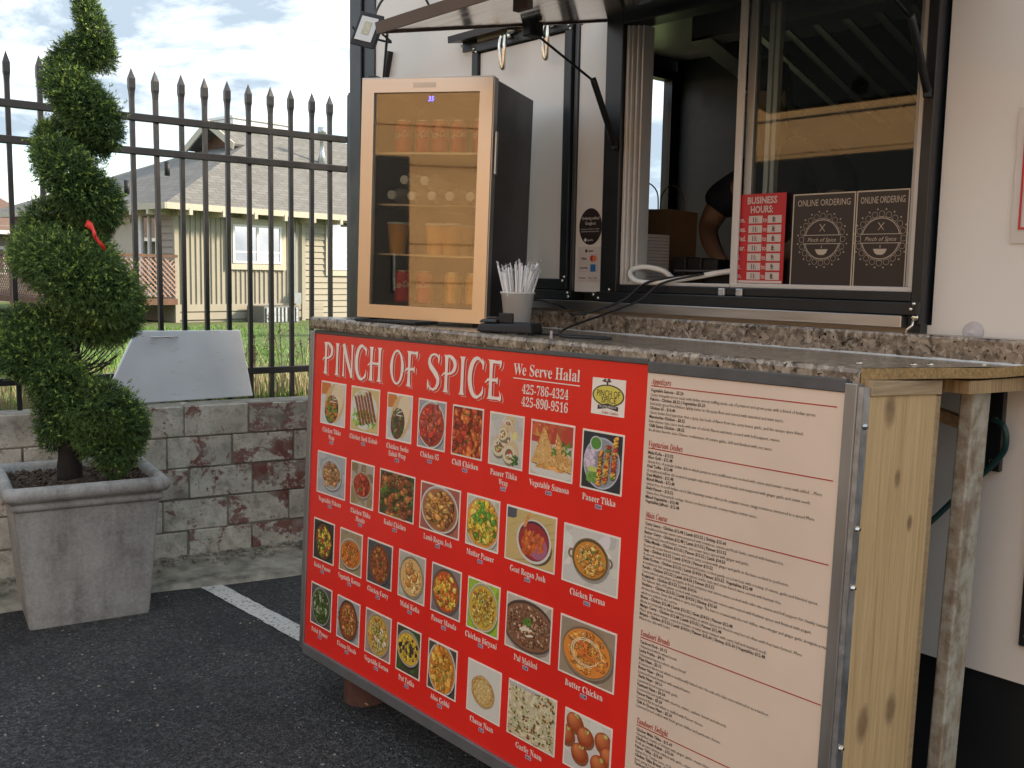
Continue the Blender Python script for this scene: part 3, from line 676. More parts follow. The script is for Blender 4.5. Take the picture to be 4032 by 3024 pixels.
for t0 in (ht - .12, 2 * W2 - ht + .12):
    mb = MB(); a = HPt(hs - .42, t0, EZ + hz - .08); b_ = HPt(hs - .42, W2, RZ + .02); mb.bar(a, b_, .05, .17, up=(0, 0, 1)); obj('bargeboard', mb, 'cream_trim', ho)
mb = MB(); hbox(mb, -.03, 15, -.05, -.01, EZ - .12, EZ + .01); obj('gutter', mb, 'cream_trim', ho)
mb = MB(); hbox(mb, -.05, -.01, -.05, 9, EZ - .12, EZ + .01); obj('gutter', mb, 'cream_trim', ho)
mb = MB(); hbox(mb, 0, .5, 0, 9, EZ - .08, EZ - .06); hbox(mb, 0, 15, 0, .5, EZ - .08, EZ - .06); obj('soffit', mb, 'sidingl', ho)
for k in range(12):
    mb = MB(); hbox(mb, .5 + k * .8, .58 + k * .8, -.06, .5, EZ - .22, EZ - .08); obj('rafter_tail', mb, 'cream_trim', ho)
for k in range(8):
    mb = MB(); hbox(mb, -.06, .5, .6 + k * .7, .68 + k * .7, EZ - .22, EZ - .08); obj('rafter_tail', mb, 'cream_trim', ho)
def azp(az, rho, z): return Vector((rho * math.cos(R(az)), rho * math.sin(R(az)), z))
def roofz(p):
    t_ = (p - HP).dot(HE); return EZ + 2.42 * t_ / W2
p = azp(150, 27.6, 0); p.z = roofz(p)
mb = MB(); mb.lathe(tuple(p), [(.17, -.15), (.06, .30), (.055, .75), (.12, .76), (.12, .95), (.02, .97)], 12); obj('vent_pipe', mb, 'galv', ho, smooth=True)
for az, rho, z, h in ((158.2, 23.2, 3.72, .30), (160.25, 22.6, 3.25, .28)):
    p = azp(az, rho, z); mb = MB(); mb.tube([p, p + Vector((0, 0, h))], .06); obj('roof_pipe', mb, 'blackm', ho, smooth=True)
# white unit showing over the ridge
p = azp(153.9, 30, 0); mb = MB()
mt = Matrix.Translation(p) @ Matrix.Rotation(R(98.4), 4, 'Z'); mb.box(-1.0, 1.0, -.7, .7, RZ - .6, RZ + .42, mt); mb.box(-1.05, 1.05, -.75, .75, RZ + .38, RZ + .45, mt); obj('rooftop_unit', mb, 'vinyl', ho)
# meter, outdoor unit
mb = MB(); hbox(mb, 3.42, 3.62, .30, .44, .95, 1.2); hbox(mb, 3.48, 3.52, .38, .43, 1.2, 2.6); obj('meter_box', mb, 'meter', ho)
ac = thing('air_conditioner', 'dark grey outdoor air conditioner on the grass by the tan house wall', 'air conditioner', tuple(HPt(2.6, .1, G)))
mb = MB(); hbox(mb, 2.15, 3.1, -.3, .35, G, G + .38); obj('casing', mb, 'ac', ac)
for k in range(9):
    mb = MB(); hbox(mb, 2.2 + k * .1, 2.25 + k * .1, -.33, -.3, G + .03, G + .35); obj('grille_slat', mb, 'vinyl' if 0 else 'galv', ac)
# shrub by the truck corner
def shrub(name, lab, base, h, r_, n, mat='shrub', cat='shrub'):
    t_ = thing(name, lab, cat, tuple(base)); mb = MB()
    for k in range(7): mb.tube([base, base + Vector((random.uniform(-r_, r_) * .7, random.uniform(-r_, r_) * .7, h * .85))], [.02, .005], 5)
    obj('stems', mb, 'twig', t_); mb = MB()
    for i in range(n):
        zz = random.random() ** .8; rr = r_ * (1 - .6 * zz) * random.random() ** .4; a = random.uniform(0, 6.28)
        leafy(mb, base + Vector((rr * math.cos(a), rr * math.sin(a), .05 + zz * h)), 4, .06, .03, .055)
    obj('foliage', mb, mat, t_); return t_
p = azp(147.0, 18, .58); shrub('shrub', 'green leafy shrub between the fence and the tan house beside the fridge', p, 1.45, .55, 900)

# deck with lattice
dk = thing('deck', 'raised wooden deck with red brown lattice railing at the left of the tan house', 'deck', tuple(HPt(-.6, 3, G)))
mb = MB(); hbox(mb, -1.9, .44, .35, 9.5, .95, 1.08); obj('platform', mb, 'deckwood', dk)
for t_ in (.4, 2.9, 5.4, 7.9):
    mb = MB(); hbox(mb, -1.92, -1.80, t_ - .06, t_ + .06, G - .1, 2.0); obj('post', mb, 'deckwood', dk)
mb = MB(); hbox(mb, -1.95, -1.80, .3, 9.5, 1.94, 2.0); obj('top_rail', mb, 'deckwood', dk)
mb = MB(); hbox(mb, -1.95, .44, .32, .42, 1.94, 2.0); obj('top_rail', mb, 'deckwood', dk)
mb = MB()
for k in range(95):
    t0 = -.3 + k * .11
    for sg_ in (1, -1):
        a0, a1 = (t0, t0 + .8) if sg_ > 0 else (t0 + .8, t0); c0, c1 = max(.42, min(9.4, a0)), max(.42, min(9.4, a1))
        if abs(c1 - c0) < .1: continue
        z0 = 1.12 + .8 * (c0 - a0) / (a1 - a0); z1 = 1.12 + .8 * (c1 - a0) / (a1 - a0); off = -1.85 if sg_ > 0 else -1.865
        mb.bar(HPt(off, c0, z0), HPt(off, c1, z1), .012, .026, up=(0, 0, 1))
for k in range(26):
    s0 = -2.6 + k * .11
    for sg_ in (1, -1):
        a0, a1 = (s0, s0 + .8) if sg_ > 0 else (s0 + .8, s0); c0, c1 = max(-1.8, min(.42, a0)), max(-1.8, min(.42, a1))
        if abs(c1 - c0) < .1: continue
        z0 = 1.12 + .8 * (c0 - a0) / (a1 - a0); z1 = 1.12 + .8 * (c1 - a0) / (a1 - a0); mb.bar(HPt(c0, .37 + .015 * sg_, z0), HPt(c1, .37 + .015 * sg_, z1), .012, .026)
obj('lattice', mb, 'lattice', dk, kind='stuff')
# brown roofed house further left
h2 = thing('brown_roof_house', 'small house with brown shingle roof at the far left behind the fence', 'house', (-38, 5, .5))
mb = MB(); mb.box(-44, -34, -4, 9.2, .3, 2.95); obj('wall', mb, 'sidingl', h2)
mb = MB(); mb.add([(-33.4, -5, 2.75), (-33.4, 9.9, 2.75), (-39, 8.9, 4.45), (-39, -4, 4.45), (-44.6, 9.9, 2.75), (-44.6, -5, 2.75)], [(0, 1, 2, 3), (1, 4, 2), (4, 5, 3, 2), (5, 0, 3)]); obj('roof', mb, 'brownroof', h2)
mb = MB(); mb.box(-33.45, -33.35, -5, 9.95, 2.66, 2.78); obj('gutter', mb, 'vinyl', h2)
for y_ in (6.9, 3.0):
    f = MB(); f.box(-34.0, -33.9, y_, y_ + 1.5, 1.4, 2.3); fr = obj('window', f, 'vinyl', h2); f = MB(); f.box(-33.9, -33.88, y_ + .1, y_ + 1.4, 1.5, 2.2); obj('pane', f, 'hglass', fr)

# building across the street (stands behind the photographer, seen in the reflections)
ob = thing('opposite_building', 'tan lap sided building across the street seen reflected in the glass', 'building', (-5, -10.4, 0))
mb = MB(); mb.box(-22, 14, -16, -10.4, 0, 5.2); obj('wall', mb, 'tan', ob)
for k in range(7):
    z = .9 + k * .62; mb = MB(); mb.hexa([(-22, -10.4, z), (14, -10.4, z), (14, -10.36, z), (-22, -10.36, z)], [(-22, -10.4, z + .615), (14, -10.4, z + .615), (14, -10.385, z + .615), (-22, -10.385, z + .615)]); obj('clapboard', mb, 'tan', ob)
mb = MB(); mb.box(-22.5, 14.5, -16.5, -9.9, 5.2, 5.35); obj('roof', mb, 'brownroof', ob)
mb = MB(); mb.box(-14, -6.6, -10.35, -9.2, 0, 3.75); obj('reflection_block', mb, 'blackm', ob)  # black box added to this front to darken the lower window reflection
for x in (4.0,): obj('door', MB().box(x, x + 1.1, -10.42, -10.33, 0, 2.3), 'blackm', ob)
bc = thing('reflection_prop', 'tall black cabinet added across the lane for the dark reflection in the fridge door', 'prop', (-2.5, -5.3, 0))  # unseen dark box with handle and base, added to darken the fridge glass reflection
obj('body', MB().box(-3.1, -2.13, -5.6, -5.0, .1, 2.92), 'blackm', bc, bevel=.02); obj('handle', MB().tube([(-2.3, -4.97, 1.5), (-2.3, -4.97, 1.9)], .015), 'steel', bc); obj('base', MB().box(-3.05, -2.18, -5.55, -5.05, 0, .098), 'blackm', bc)
for z_, lab in ((4.75, 'topmost overhead cable reflected in the fridge glass'), (4.45, 'middle overhead cable reflected in the fridge glass'), (4.2, 'lowest overhead cable reflected in the fridge glass')):
    o = obj('overhead_cable', MB().tube([(-25 + i * 2.5, -8.6, z_ + .25 * ((i - 9) / 9) ** 2 + .012 * i) for i in range(19)], .022, 5), 'cable'); tag(o, lab, 'cable', 'overhead cables across the lane')
# ------------------------------------------------------------------ food truck
YW = 2.72
tk = thing('food_truck', 'white food truck with black trim, open serving window and raised awning', 'food truck', (-4.4, YW, 0))
def tb(name, x0, x1, z0, z1, y0, y1, mat, bevel=0, parent=None, **k):
    return obj(name, MB().box(x0, x1, y0, y1, z0, z1), mat, parent or tk, bevel=bevel, **k)
# outer wall pieces around the hatch and the serving window (window -2.52..-1.38 x 1.69..2.60)
tb('wall_panel', -4.20, -3.34, .653, 3.30, YW, YW + .05, 'white')
tb('wall_panel', -3.34, -2.60, 2.66, 3.30, YW, YW + .05, 'white')
tb('wall_panel', -2.60, -1.34, 2.70, 3.30, YW, YW + .05, 'white')
tb('wall_panel', -3.34, -1.34, .653, 1.60, YW, YW + .05, 'white')
tb('wall_panel', -1.34, 3.6, .653, 3.30, YW, YW + .05, 'white')
tb('wall_strip', -2.766, -2.618, 1.66, 2.66, YW - .012, YW + .05, 'white')
tb('skirt', -4.4, 3.6, .25, .653, YW + .012, YW + .05, 'black')
tb('post', -4.405, -4.30, .25, 3.35, YW - .02, YW + .06, 'black', .004); tb('post', -4.297, -4.195, .25, 3.35, YW - .008, YW + .06, 'black', .004)
# interior shell
def shell(): pass
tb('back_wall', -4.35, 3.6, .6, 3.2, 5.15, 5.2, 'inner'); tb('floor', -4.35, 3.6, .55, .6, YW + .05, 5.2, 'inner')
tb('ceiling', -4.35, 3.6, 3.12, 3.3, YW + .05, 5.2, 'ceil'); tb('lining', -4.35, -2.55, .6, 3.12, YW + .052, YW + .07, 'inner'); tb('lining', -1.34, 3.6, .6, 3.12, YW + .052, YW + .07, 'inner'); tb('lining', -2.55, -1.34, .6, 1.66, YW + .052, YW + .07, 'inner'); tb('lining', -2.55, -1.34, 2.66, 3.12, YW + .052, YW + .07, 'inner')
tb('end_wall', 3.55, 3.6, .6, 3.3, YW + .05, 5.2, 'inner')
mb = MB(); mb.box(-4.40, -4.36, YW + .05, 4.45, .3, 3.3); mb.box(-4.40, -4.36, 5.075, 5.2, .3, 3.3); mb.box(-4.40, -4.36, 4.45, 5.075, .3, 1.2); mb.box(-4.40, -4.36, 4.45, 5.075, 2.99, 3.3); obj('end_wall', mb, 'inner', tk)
mb = MB(); mb.box(-4.36, -4.33, 4.40, 5.14, 2.99, 3.05); mb.box(-4.36, -4.33, 5.075, 5.14, 1.2, 2.99); obj('door_frame', mb, 'black', tk)
lf = obj('rear_door', MB().box(-4.70, -4.66, 4.6, 4.99, .9, 2.98), 'white', tk)
mb = MB(); mb.box(-4.655, -4.64, 4.96, 5.03, .9, 2.98); mb.box(-4.655, -4.64, 4.6, 5.03, 2.91, 2.98); obj('frame', mb, 'black', lf)
# range hood and ceiling channel inside
hd_ = obj('range_hood', MB().box(-2.72, .6, 3.3, 3.34, 2.70, 2.86), 'ceil', tk)
mb = MB(); mb.box(-2.72, .6, 3.3, 3.42, 2.69, 2.70); mb.hexa([(-2.72, 3.3, 2.688), (-2.62, 3.3, 2.688), (-2.95, 4.5, 2.55), (-3.05, 4.5, 2.55)], [(-2.72, 3.3, 2.70), (-2.62, 3.3, 2.70), (-2.95, 4.5, 2.57), (-3.05, 4.5, 2.57)]); mb.hexa([(-2.72, 3.34, 2.70), (-2.70, 3.34, 2.70), (-3.03, 4.5, 2.56), (-3.05, 4.5, 2.56)], [(-2.72, 3.34, 2.86), (-2.70, 3.34, 2.86), (-3.03, 4.5, 2.86), (-3.05, 4.5, 2.86)]); obj('rim', mb, 'ceil', hd_)
for k in range(22):
    x = -2.55 + k * .13; mb = MB(); mb.hexa([(x, 3.45, 2.73), (x + .065, 3.45, 2.70), (x + .045, 4.3, 2.42), (x - .02, 4.3, 2.45)], [(x, 3.45, 2.74), (x + .065, 3.45, 2.71), (x + .045, 4.3, 2.43), (x - .02, 4.3, 2.46)]); obj('baffle', mb, 'steel', hd_)
tb('shelf', -3.6, 1, 1.52, 1.56, YW + .07, 3.35, 'steel')
# black outer window frame
F0 = YW - .045
mb = MB(); mb.box(-2.60, -2.516, F0, YW + .05, 1.60, 2.66); obj('window_frame', mb, 'black', tk, bevel=.004)
mb = MB(); mb.box(-1.384, -1.350, F0, YW + .05, 1.60, 2.72); obj('window_frame', mb, 'black', tk, bevel=.004)
mb = MB(); mb.box(-2.516, -1.384, F0, YW + .05, 2.615, 2.68); obj('window_frame', mb, 'black', tk, bevel=.004)
mb = MB(); mb.box(-2.516, -1.384, F0, YW + .05, 1.665, 1.692); obj('window_frame', mb, 'black', tk, bevel=.003)
mb = MB(); mb.box(-2.60, -1.352, F0 - .02, YW, 1.628, 1.664); obj('window_frame', mb, 'black', tk, bevel=.003)
tb('sill_trim', -3.9, -1.392, 1.592, 1.626, YW - .075, YW, 'steel', .002)
tb('sill_trim', -3.9, -1.392, 1.572, 1.5915, YW - .012, YW, 'white')
tb('corner_bead', -1.390, -1.352, 1.55, 1.627, YW - .04, YW, 'black')
# tracks, sill and sliding sash
tr = tb('window_track', -2.513, -2.50, 1.692, 2.613, YW - .03, YW + .06, 'sash', .002)
for k in range(3): tb('rib', -2.498 + k * .014, -2.490 + k * .014, 1.692, 2.613, YW - .02 + k * .012, YW + .06, 'sash', .001, parent=tr)
tb('sill', -2.498, -2.02, 1.692, 1.703, YW - .03, YW + .06, 'sash', .002); tb('sill', -2.018, -1.386, 1.692, 1.706, YW - .03, YW + .03, 'sash', .002)
sh_ = tb('sash', -2.022, -1.995, 1.70, 2.613, YW - .028, YW - .019, 'sash', .002)
tb('stile', -1.994, -1.965, 1.706, 2.613, YW - .012, YW + .014, 'alu', .002, parent=sh_)
tb('stile', -1.985, -1.967, 1.706, 2.613, YW + .08, YW + .10, 'sash', .002, parent=sh_); tb('stile', -1.960, -1.944, 1.706, 2.613, YW + .08, YW + .105, 'sash', .002, parent=sh_)
tb('stile', -1.420, -1.404, 1.706, 2.613, YW - .012, YW + .014, 'alu', .002, parent=sh_); tb('stile', -1.403, -1.386, 1.706, 2.613, YW - .028, YW + .014, 'sash', .002, parent=sh_)
tb('pane', -1.964, -1.421, 1.707, 2.612, YW - .002, YW + .002, 'glass')
for x in (-2.045, -1.975): tb('sash_clip', x, x + .026, 1.664, 1.689, F0 - .012, F0 - .001, 'galv', .003)
# latched hatch at the left
def frame(parent, name, x0, x1, z0, z1, wd, y0, y1, mat):
    for a in ((x0, x1, z0, z0 + wd), (x0, x1, z1 - wd, z1), (x0, x0 + wd, z0 + wd, z1 - wd), (x1 - wd, x1, z0 + wd, z1 - wd)): tb(name, a[0], a[1], a[2], a[3], y0, y1, mat, .003, parent=parent)
ht_ = tb('hatch', -3.36, -2.815, 1.70, 2.645, YW - .02, YW + .04, 'white', .002)
frame(ht_, 'hatch_frame', -3.402, -2.792, 1.668, 2.69, .040, YW - .035, YW + .04, 'black')
tb('hatch_surround', -3.45, -2.772, 1.630, 1.664, YW - .03, YW + .04, 'black', .003); tb('hatch_surround', -2.788, -2.770, 1.665, 2.69, YW - .02, YW + .04, 'alud', .002)
mb = MB(); mb.hexa([(-3.51, 2.64, 2.700), (-2.75, 2.64, 2.700), (-2.75, YW, 2.715), (-3.51, YW, 2.715)], [(-3.51, 2.638, 2.728), (-2.75, 2.638, 2.728), (-2.75, YW, 2.755), (-3.51, YW, 2.755)]); mb.box(-3.50, -3.41, 2.712, YW, 2.672, 2.714); obj('drip_hood', mb, 'black', tk)
def screw(p, r_=.006, parent=None, d=(0, -1, 0)):
    mt = Vector((0, 0, 1)).rotation_difference(Vector(d)).to_matrix().to_4x4(); mb = MB(); mb.lathe(p, [(r_, 0), (r_, .002), (r_ * .6, .0045), (.001, .005)], 8, mt); return obj('rivet', mb, 'chrome', parent or tk, smooth=True)
for p in ((-3.385, 2.665), (-3.37, 2.65), (-3.47, 2.688), (-2.81, 2.665), (-2.80, 2.65), (-2.80, 1.715), (-2.81, 1.70), (-2.768 - .012, 1.655), (-2.775, 1.640)): screw((p[0], YW - .036, p[1]))
for p in ((-2.61, 1.652), (-2.585, 1.640), (-2.53, 1.672), (-1.362, 1.660), (-1.370, 1.645), (-1.40, 1.612)): screw((p[0], F0 - .021, p[1]), .006)
# latches
def latch(x, z, up):
    l = obj('latch', MB().box(x - .018, x + .018, 2.67, 2.683, z - .012 * up, z + .02 * up), 'chrome', tk, bevel=.004)
    mb = MB(); mb.tube([(x + .012, 2.665, z + .012 * up), (x + .04, 2.68, z + .012 * up)], [.012, .010], 8); obj('barrel', mb, 'galv', l, smooth=True)
    mb = MB(); s_ = -up; pts = [(x - .014, 2.655, z), (x - .016, 2.645, z + .04 * s_), (x - .008, 2.65, z + .12 * s_), (x, 2.655, z + .135 * s_), (x + .008, 2.65, z + .12 * s_), (x + .016, 2.645, z + .04 * s_), (x + .010, 2.655, z)]
    mb.tube(smooth_path(pts, 3), .0075, 6); obj('lever', mb, 'chrome', l, smooth=True)
latch(-3.155, 2.682, 1); latch(-2.90, 2.682, 1); latch(-3.01, 1.72, -1)
mb = MB(); mb.tube(smooth_path([(-1.368, F0 - .01, 1.615), (-1.364, F0 - .02, 1.60), (-1.378, F0 - .022, 1.585), (-1.384, F0 - .02, 1.565)], 4), .004, 6); mb.lathe((-1.366, F0 - .004, 1.622), [(.012, 0), (.012, .004), (.004, .008)], 10, Matrix.Rotation(R(90), 4, 'X')); obj('hook_chain', mb, 'chrome', tk, smooth=True)
# awning flap
AL = -2.618; AR = -1.20; YF = 1.707; ZB = 2.65; ZF = 2.442
aw = thing('awning', 'steel lined serving hatch flap propped open above the window', 'awning', (AL, YW, ZB))
def AP(x, k, dz): p = Vector((x, YW - .02, ZB)).lerp(Vector((x, YF, ZF)), k); return p + Vector((0, -.2 * dz, .98 * dz))
mb = MB(); mb.hexa([AP(AL, 0, .002), AP(AR, 0, .002), AP(AR, .985, .002), AP(AL, .985, .002)], [AP(AL, 0, .02), AP(AR, 0, .02), AP(AR, .985, .02), AP(AL, .985, .02)]); obj('panel', mb, 'steelu', aw)
mb = MB(); mb.hexa([AP(AL, .985, -.003), AP(AR, .985, -.003), AP(AR, 1, -.003), AP(AL, 1, -.003)], [AP(AL, .985, .030), AP(AR, .985, .030), AP(AR, 1, .030), AP(AL, 1, .030)]); obj('edge_frame', mb, 'brownf', aw)
mb = MB(); mb.hexa([AP(AL - .012, 0, -.004), AP(AL, 0, -.004), AP(AL, 1, -.004), AP(AL - .012, 1, -.004)], [AP(AL - .012, 0, .030), AP(AL, 0, .030), AP(AL, 1, .030), AP(AL - .012, 1, .030)]); obj('edge_frame', mb, 'brownf', aw)
mb = MB(); mb.hexa([AP(AL, 0, .0205), AP(AR, 0, .0205), AP(AR, .99, .0205), AP(AL, .99, .0205)], [AP(AL, 0, .03), AP(AR, 0, .03), AP(AR, .99, .03), AP(AL, .99, .03)]); obj('outer_skin', mb, 'black', aw)
p = AP(AL + .03, .40, -.01); mb = MB(); mb.box(p.x - .022, p.x + .022, p.y - .03, p.y + .03, p.z - .035, p.z + .015); mb.tube([p + Vector((-.03, 0, -.01)), p + Vector((.03, 0, -.01))], .012); obj('bracket', mb, 'blackm', aw, bevel=.006)
p = AP(AL + .50, .86, -.01); mb = MB(); mb.box(p.x - .03, p.x + .03, p.y - .01, p.y + .01, p.z - .02, p.z + .01); obj('bracket', mb, 'brownf', aw)
def strut(a, m_, b_, lab):
    t_ = thing('gas_strut', lab, 'gas strut', tuple(b_), group=None); mb = MB(); mb.tube([a, m_], .0045, 8); obj('rod', mb, 'black', t_, smooth=True)
    mb = MB(); mb.tube([m_ + (m_ - b_).normalized() * .012, m_, b_], [.011, .0115, .0115], 10); obj('cylinder', mb, 'black', t_, smooth=True)
    mb = MB(); mb.lathe(tuple(b_), [(.012, -.012), (.012, .012)], 8); obj('ball_socket', mb, 'blackm', t_)
strut(AP(AL + .03, .40, -.03), Vector((-2.545, 2.56, 2.405)), Vector((-2.53, F0 - .012, 2.19)), 'black gas strut holding up the left end of the awning')
strut(AP(-1.415, .40, -.01), Vector((-1.385, 2.59, 2.42)), Vector((-1.366, F0 - .012, 2.235)), 'black gas strut in front of the glass at the right window edge')
# floodlight
fc = Vector((-3.70, 2.42, 2.745)); fr_ = Matrix.Rotation(R(30), 3, 'Z') @ Matrix.Rotation(R(-12), 3, 'X') @ Matrix.Rotation(R(16), 3, 'Y')
fl = thing('floodlight', 'small black LED floodlight with wire hanging by the awning corner', 'floodlight', tuple(fc + Vector((-.10, 0, .02))), fr_)
mb = MB(); mb.hexa([(-.058, 0, -.074), (.058, 0, -.074), (.05, .03, -.064), (-.05, .03, -.064)], [(-.058, 0, .074), (.058, 0, .074), (.05, .03, .064), (-.05, .03, .064)]); mb.box(-.06, .06, -.008, 0, -.076, .076); o = obj('housing', mb, 'blackm', fl, world=False, bevel=.004)
mb = MB(); mb.box(-.043, .043, -.012, -.009, -.052, .056); obj('reflector', mb, 'led', fl, world=False, bevel=.002)
mb = MB(); mb.box(-.018, .018, -.0145, -.0125, -.022, .034); obj('led_array', mb, 'ledy', fl, world=False)
mb = MB(); mb.tube(smooth_path([(-.076, -.0, 0), (-.082, .03, 0), (-.08, .08, 0), (0, .085, 0), (.08, .08, 0), (.082, .03, 0), (.076, 0, 0)], 3), .005, 6); obj('yoke', mb, 'blackm', fl, world=False)
mb = MB(); a = fc + Vector((-.08, .03, .07)); mb.tube(smooth_path([a, a + Vector((-.06, .04, .05)), a + Vector((-.06, .10, .13)), a + Vector((.02, .2, .17)), Vector((-3.72, YW, 2.86))], 5), .0055, 8); obj('cord', mb, 'cable', fl, smooth=True)
mb = MB(); mb.tube([fc + Vector((-.02, .05, 0)), Vector((-4.10, YW - .02, 2.62))], .006); mb.bar((-4.10, YW - .012, 2.60), (-4.05, YW - .012, 2.76), .03, .012); obj('arm', mb, 'blackm', fl)

# stickers, notices and posters
st = thing('round_sticker', 'black oval sticker reading Ordering online above the card logos', 'sticker', (-2.687, YW - .0135, 1.907))
mb = MB(); yS = YW - .0135; mb.poly([(-2.687 + .060 * math.cos(a), yS, 1.907 + .069 * math.sin(a)) for a in [2 * math.pi * k / 36 for k in range(36)]][::-1]); obj('disc', mb, 'poster', st)
mb = MB()
for s_, z, h, w_ in (('Ordering online?', 1.933, .017, .094), ('Google us', 1.914, .017, .055), ('Skip the apps—order from our website or', 1.896, .006, .10), ('right through Google Search and Maps', 1.887, .006, .092), ('SpotOn', 1.853, .010, .032)): add_text(mb, s_, (-2.687, yS - .0006, z), X3, Z3, h, w_, 'C', .01)
mb.poly([(-2.712 + .006 * math.cos(a), yS - .0006, 1.857 + .007 * math.sin(a)) for a in [2 * math.pi * k / 8 for k in range(8)]][::-1]); obj('lettering', mb, 'stick', st)
cs = thing('card_sticker', 'white sticker with payment card logos beside the serving window', 'sticker', (-2.687, YW - .0135, 1.764))
obj('sheet', MB().quad((-2.749, yS, 1.697), (-2.625, yS, 1.697), (-2.625, yS, 1.831), (-2.749, yS, 1.831)), 'stick', cs)
mb = MB(); gq = lambda mb, x0, x1, z0, z1, d=.0004: mb.quad((x0, yS - d, z0), (x1, yS - d, z0), (x1, yS - d, z1), (x0, yS - d, z1))
for x0, z0, w_, h_ in ((-2.738, 1.772, .042, .030), (-2.688, 1.772, .044, .030), (-2.738, 1.736, .042, .030), (-2.688, 1.736, .044, .030), (-2.690, 1.704, .021, .021), (-2.665, 1.704, .021, .021)): gq(mb, x0, x0 + w_, z0, z0 + h_)
obj('card_border', mb, 'inkg', cs); mb = MB()
for x0, z0, w_, h_ in ((-2.738, 1.772, .042, .030), (-2.688, 1.772, .044, .030), (-2.738, 1.736, .042, .030), (-2.688, 1.736, .044, .030), (-2.690, 1.704, .021, .021), (-2.665, 1.704, .021, .021)): gq(mb, x0 + .001, x0 + w_ - .001, z0 + .001, z0 + h_ - .001, .0007)
obj('card_face', mb, 'stick', cs); mb = MB()
for s_, x, z, h, w_ in (('VISA', -2.717, 1.781, .014, .032), ('DISCOVER', -2.717, 1.747, .011, .038), ('Pay anyway', -2.722, 1.711, .007, .03), ('SpotOn', -2.680, 1.812, .010, .026), ('Pay', -2.6795, 1.711, .008, .014), ('G Pay', -2.6545, 1.711, .008, .017)): add_text(mb, s_, (x, yS - .0011, z), X3, Z3, h, w_, 'C', .03)
mb.poly([(-2.705 + .006 * math.cos(a), yS - .001, 1.815 + .007 * math.sin(a)) for a in [2 * math.pi * k / 8 for k in range(8)]][::-1]); obj('lettering', mb, 'inkd', cs)
for nm, xx, mt_, dd in (('ink_circle', -2.673, 'mcred', .0011), ('ink_circle', -2.659, 'mcor', .0014)): obj(nm, MB().poly([(xx + .011 * math.cos(a), yS - dd, 1.787 + .012 * math.sin(a)) for a in [2 * math.pi * k / 20 for k in range(20)]][::-1]), mt_, cs)
obj('blue_logo', gq(MB(), -2.681, -2.653, 1.7375, 1.7645, .0011), 'blueink', cs)

yG = YW - .006
bh = thing('business_hours_sign', 'red business hours sign with seven rows standing behind the sash', 'sign', (-1.97, yG, 1.70))
def q_(mb, x0, x1, z0, z1, y): return mb.quad((x0, y, z0), (x1, y, z0), (x1, y, z1), (x0, y, z1))
yb = YW - .0165; bx0, bx1 = W(2883, 1050, 2.705).x, W(3098, 760, 2.705).x
obj('board', MB().box(bx0, bx1, yb, yb + .003, 1.707, 1.993), 'signred', bh, bevel=.001)
mb = MB(); q_(mb, bx0 + .003, bx0 + .006, 1.710, 1.990, yb - .0005); q_(mb, bx0 + .003, bx1 - .003, 1.708, 1.716, yb - .0005); o = obj('border', mb, 'signpink', bh)
mb = MB(); md_ = MB()
add_text(mb, 'BUSINESS', ((bx0 + bx1) / 2 + .010, yb - .001, 1.962), X3, Z3, .030, .112, 'C', .03); add_text(mb, 'HOURS:', ((bx0 + bx1) / 2 + .010, yb - .001, 1.933), X3, Z3, .030, .085, 'C', .03)
for k, (dn_, c_) in enumerate((('Mon.', '8'), ('Tues.', '8'), ('Wed.', '8'), ('Thur.', '8'), ('Fri.', '9'), ('Sat.', '9'), ('Sun.', '8'))):
    z = 1.903 - k * .0300
    add_text(mb, dn_, (bx0 + .010, yb - .001, z), X3, Z3, .024, None, 'L', .02, sx=.75)
    q_(mb, bx0 + .060, bx0 + .112, z - .004, z + .020, yb - .001); q_(mb, bx0 + .132, bx0 + .184, z - .004, z + .020, yb - .001); add_text(mb, 'to', (bx0 + .122, yb - .001, z), X3, Z3, .022, None, 'C', .02, sx=.8)
    add_text(md_, '11:', (bx0 + .086, yb - .0016, z), X3, Z3, .022, None, 'C', .03, sx=.8); add_text(md_, c_ + ':', (bx0 + .156, yb - .0016, z), X3, Z3, .022, None, 'C', .03, sx=.8)
obj('lettering', mb, 'signpink', bh); obj('numbers', md_, 'inkd', bh)
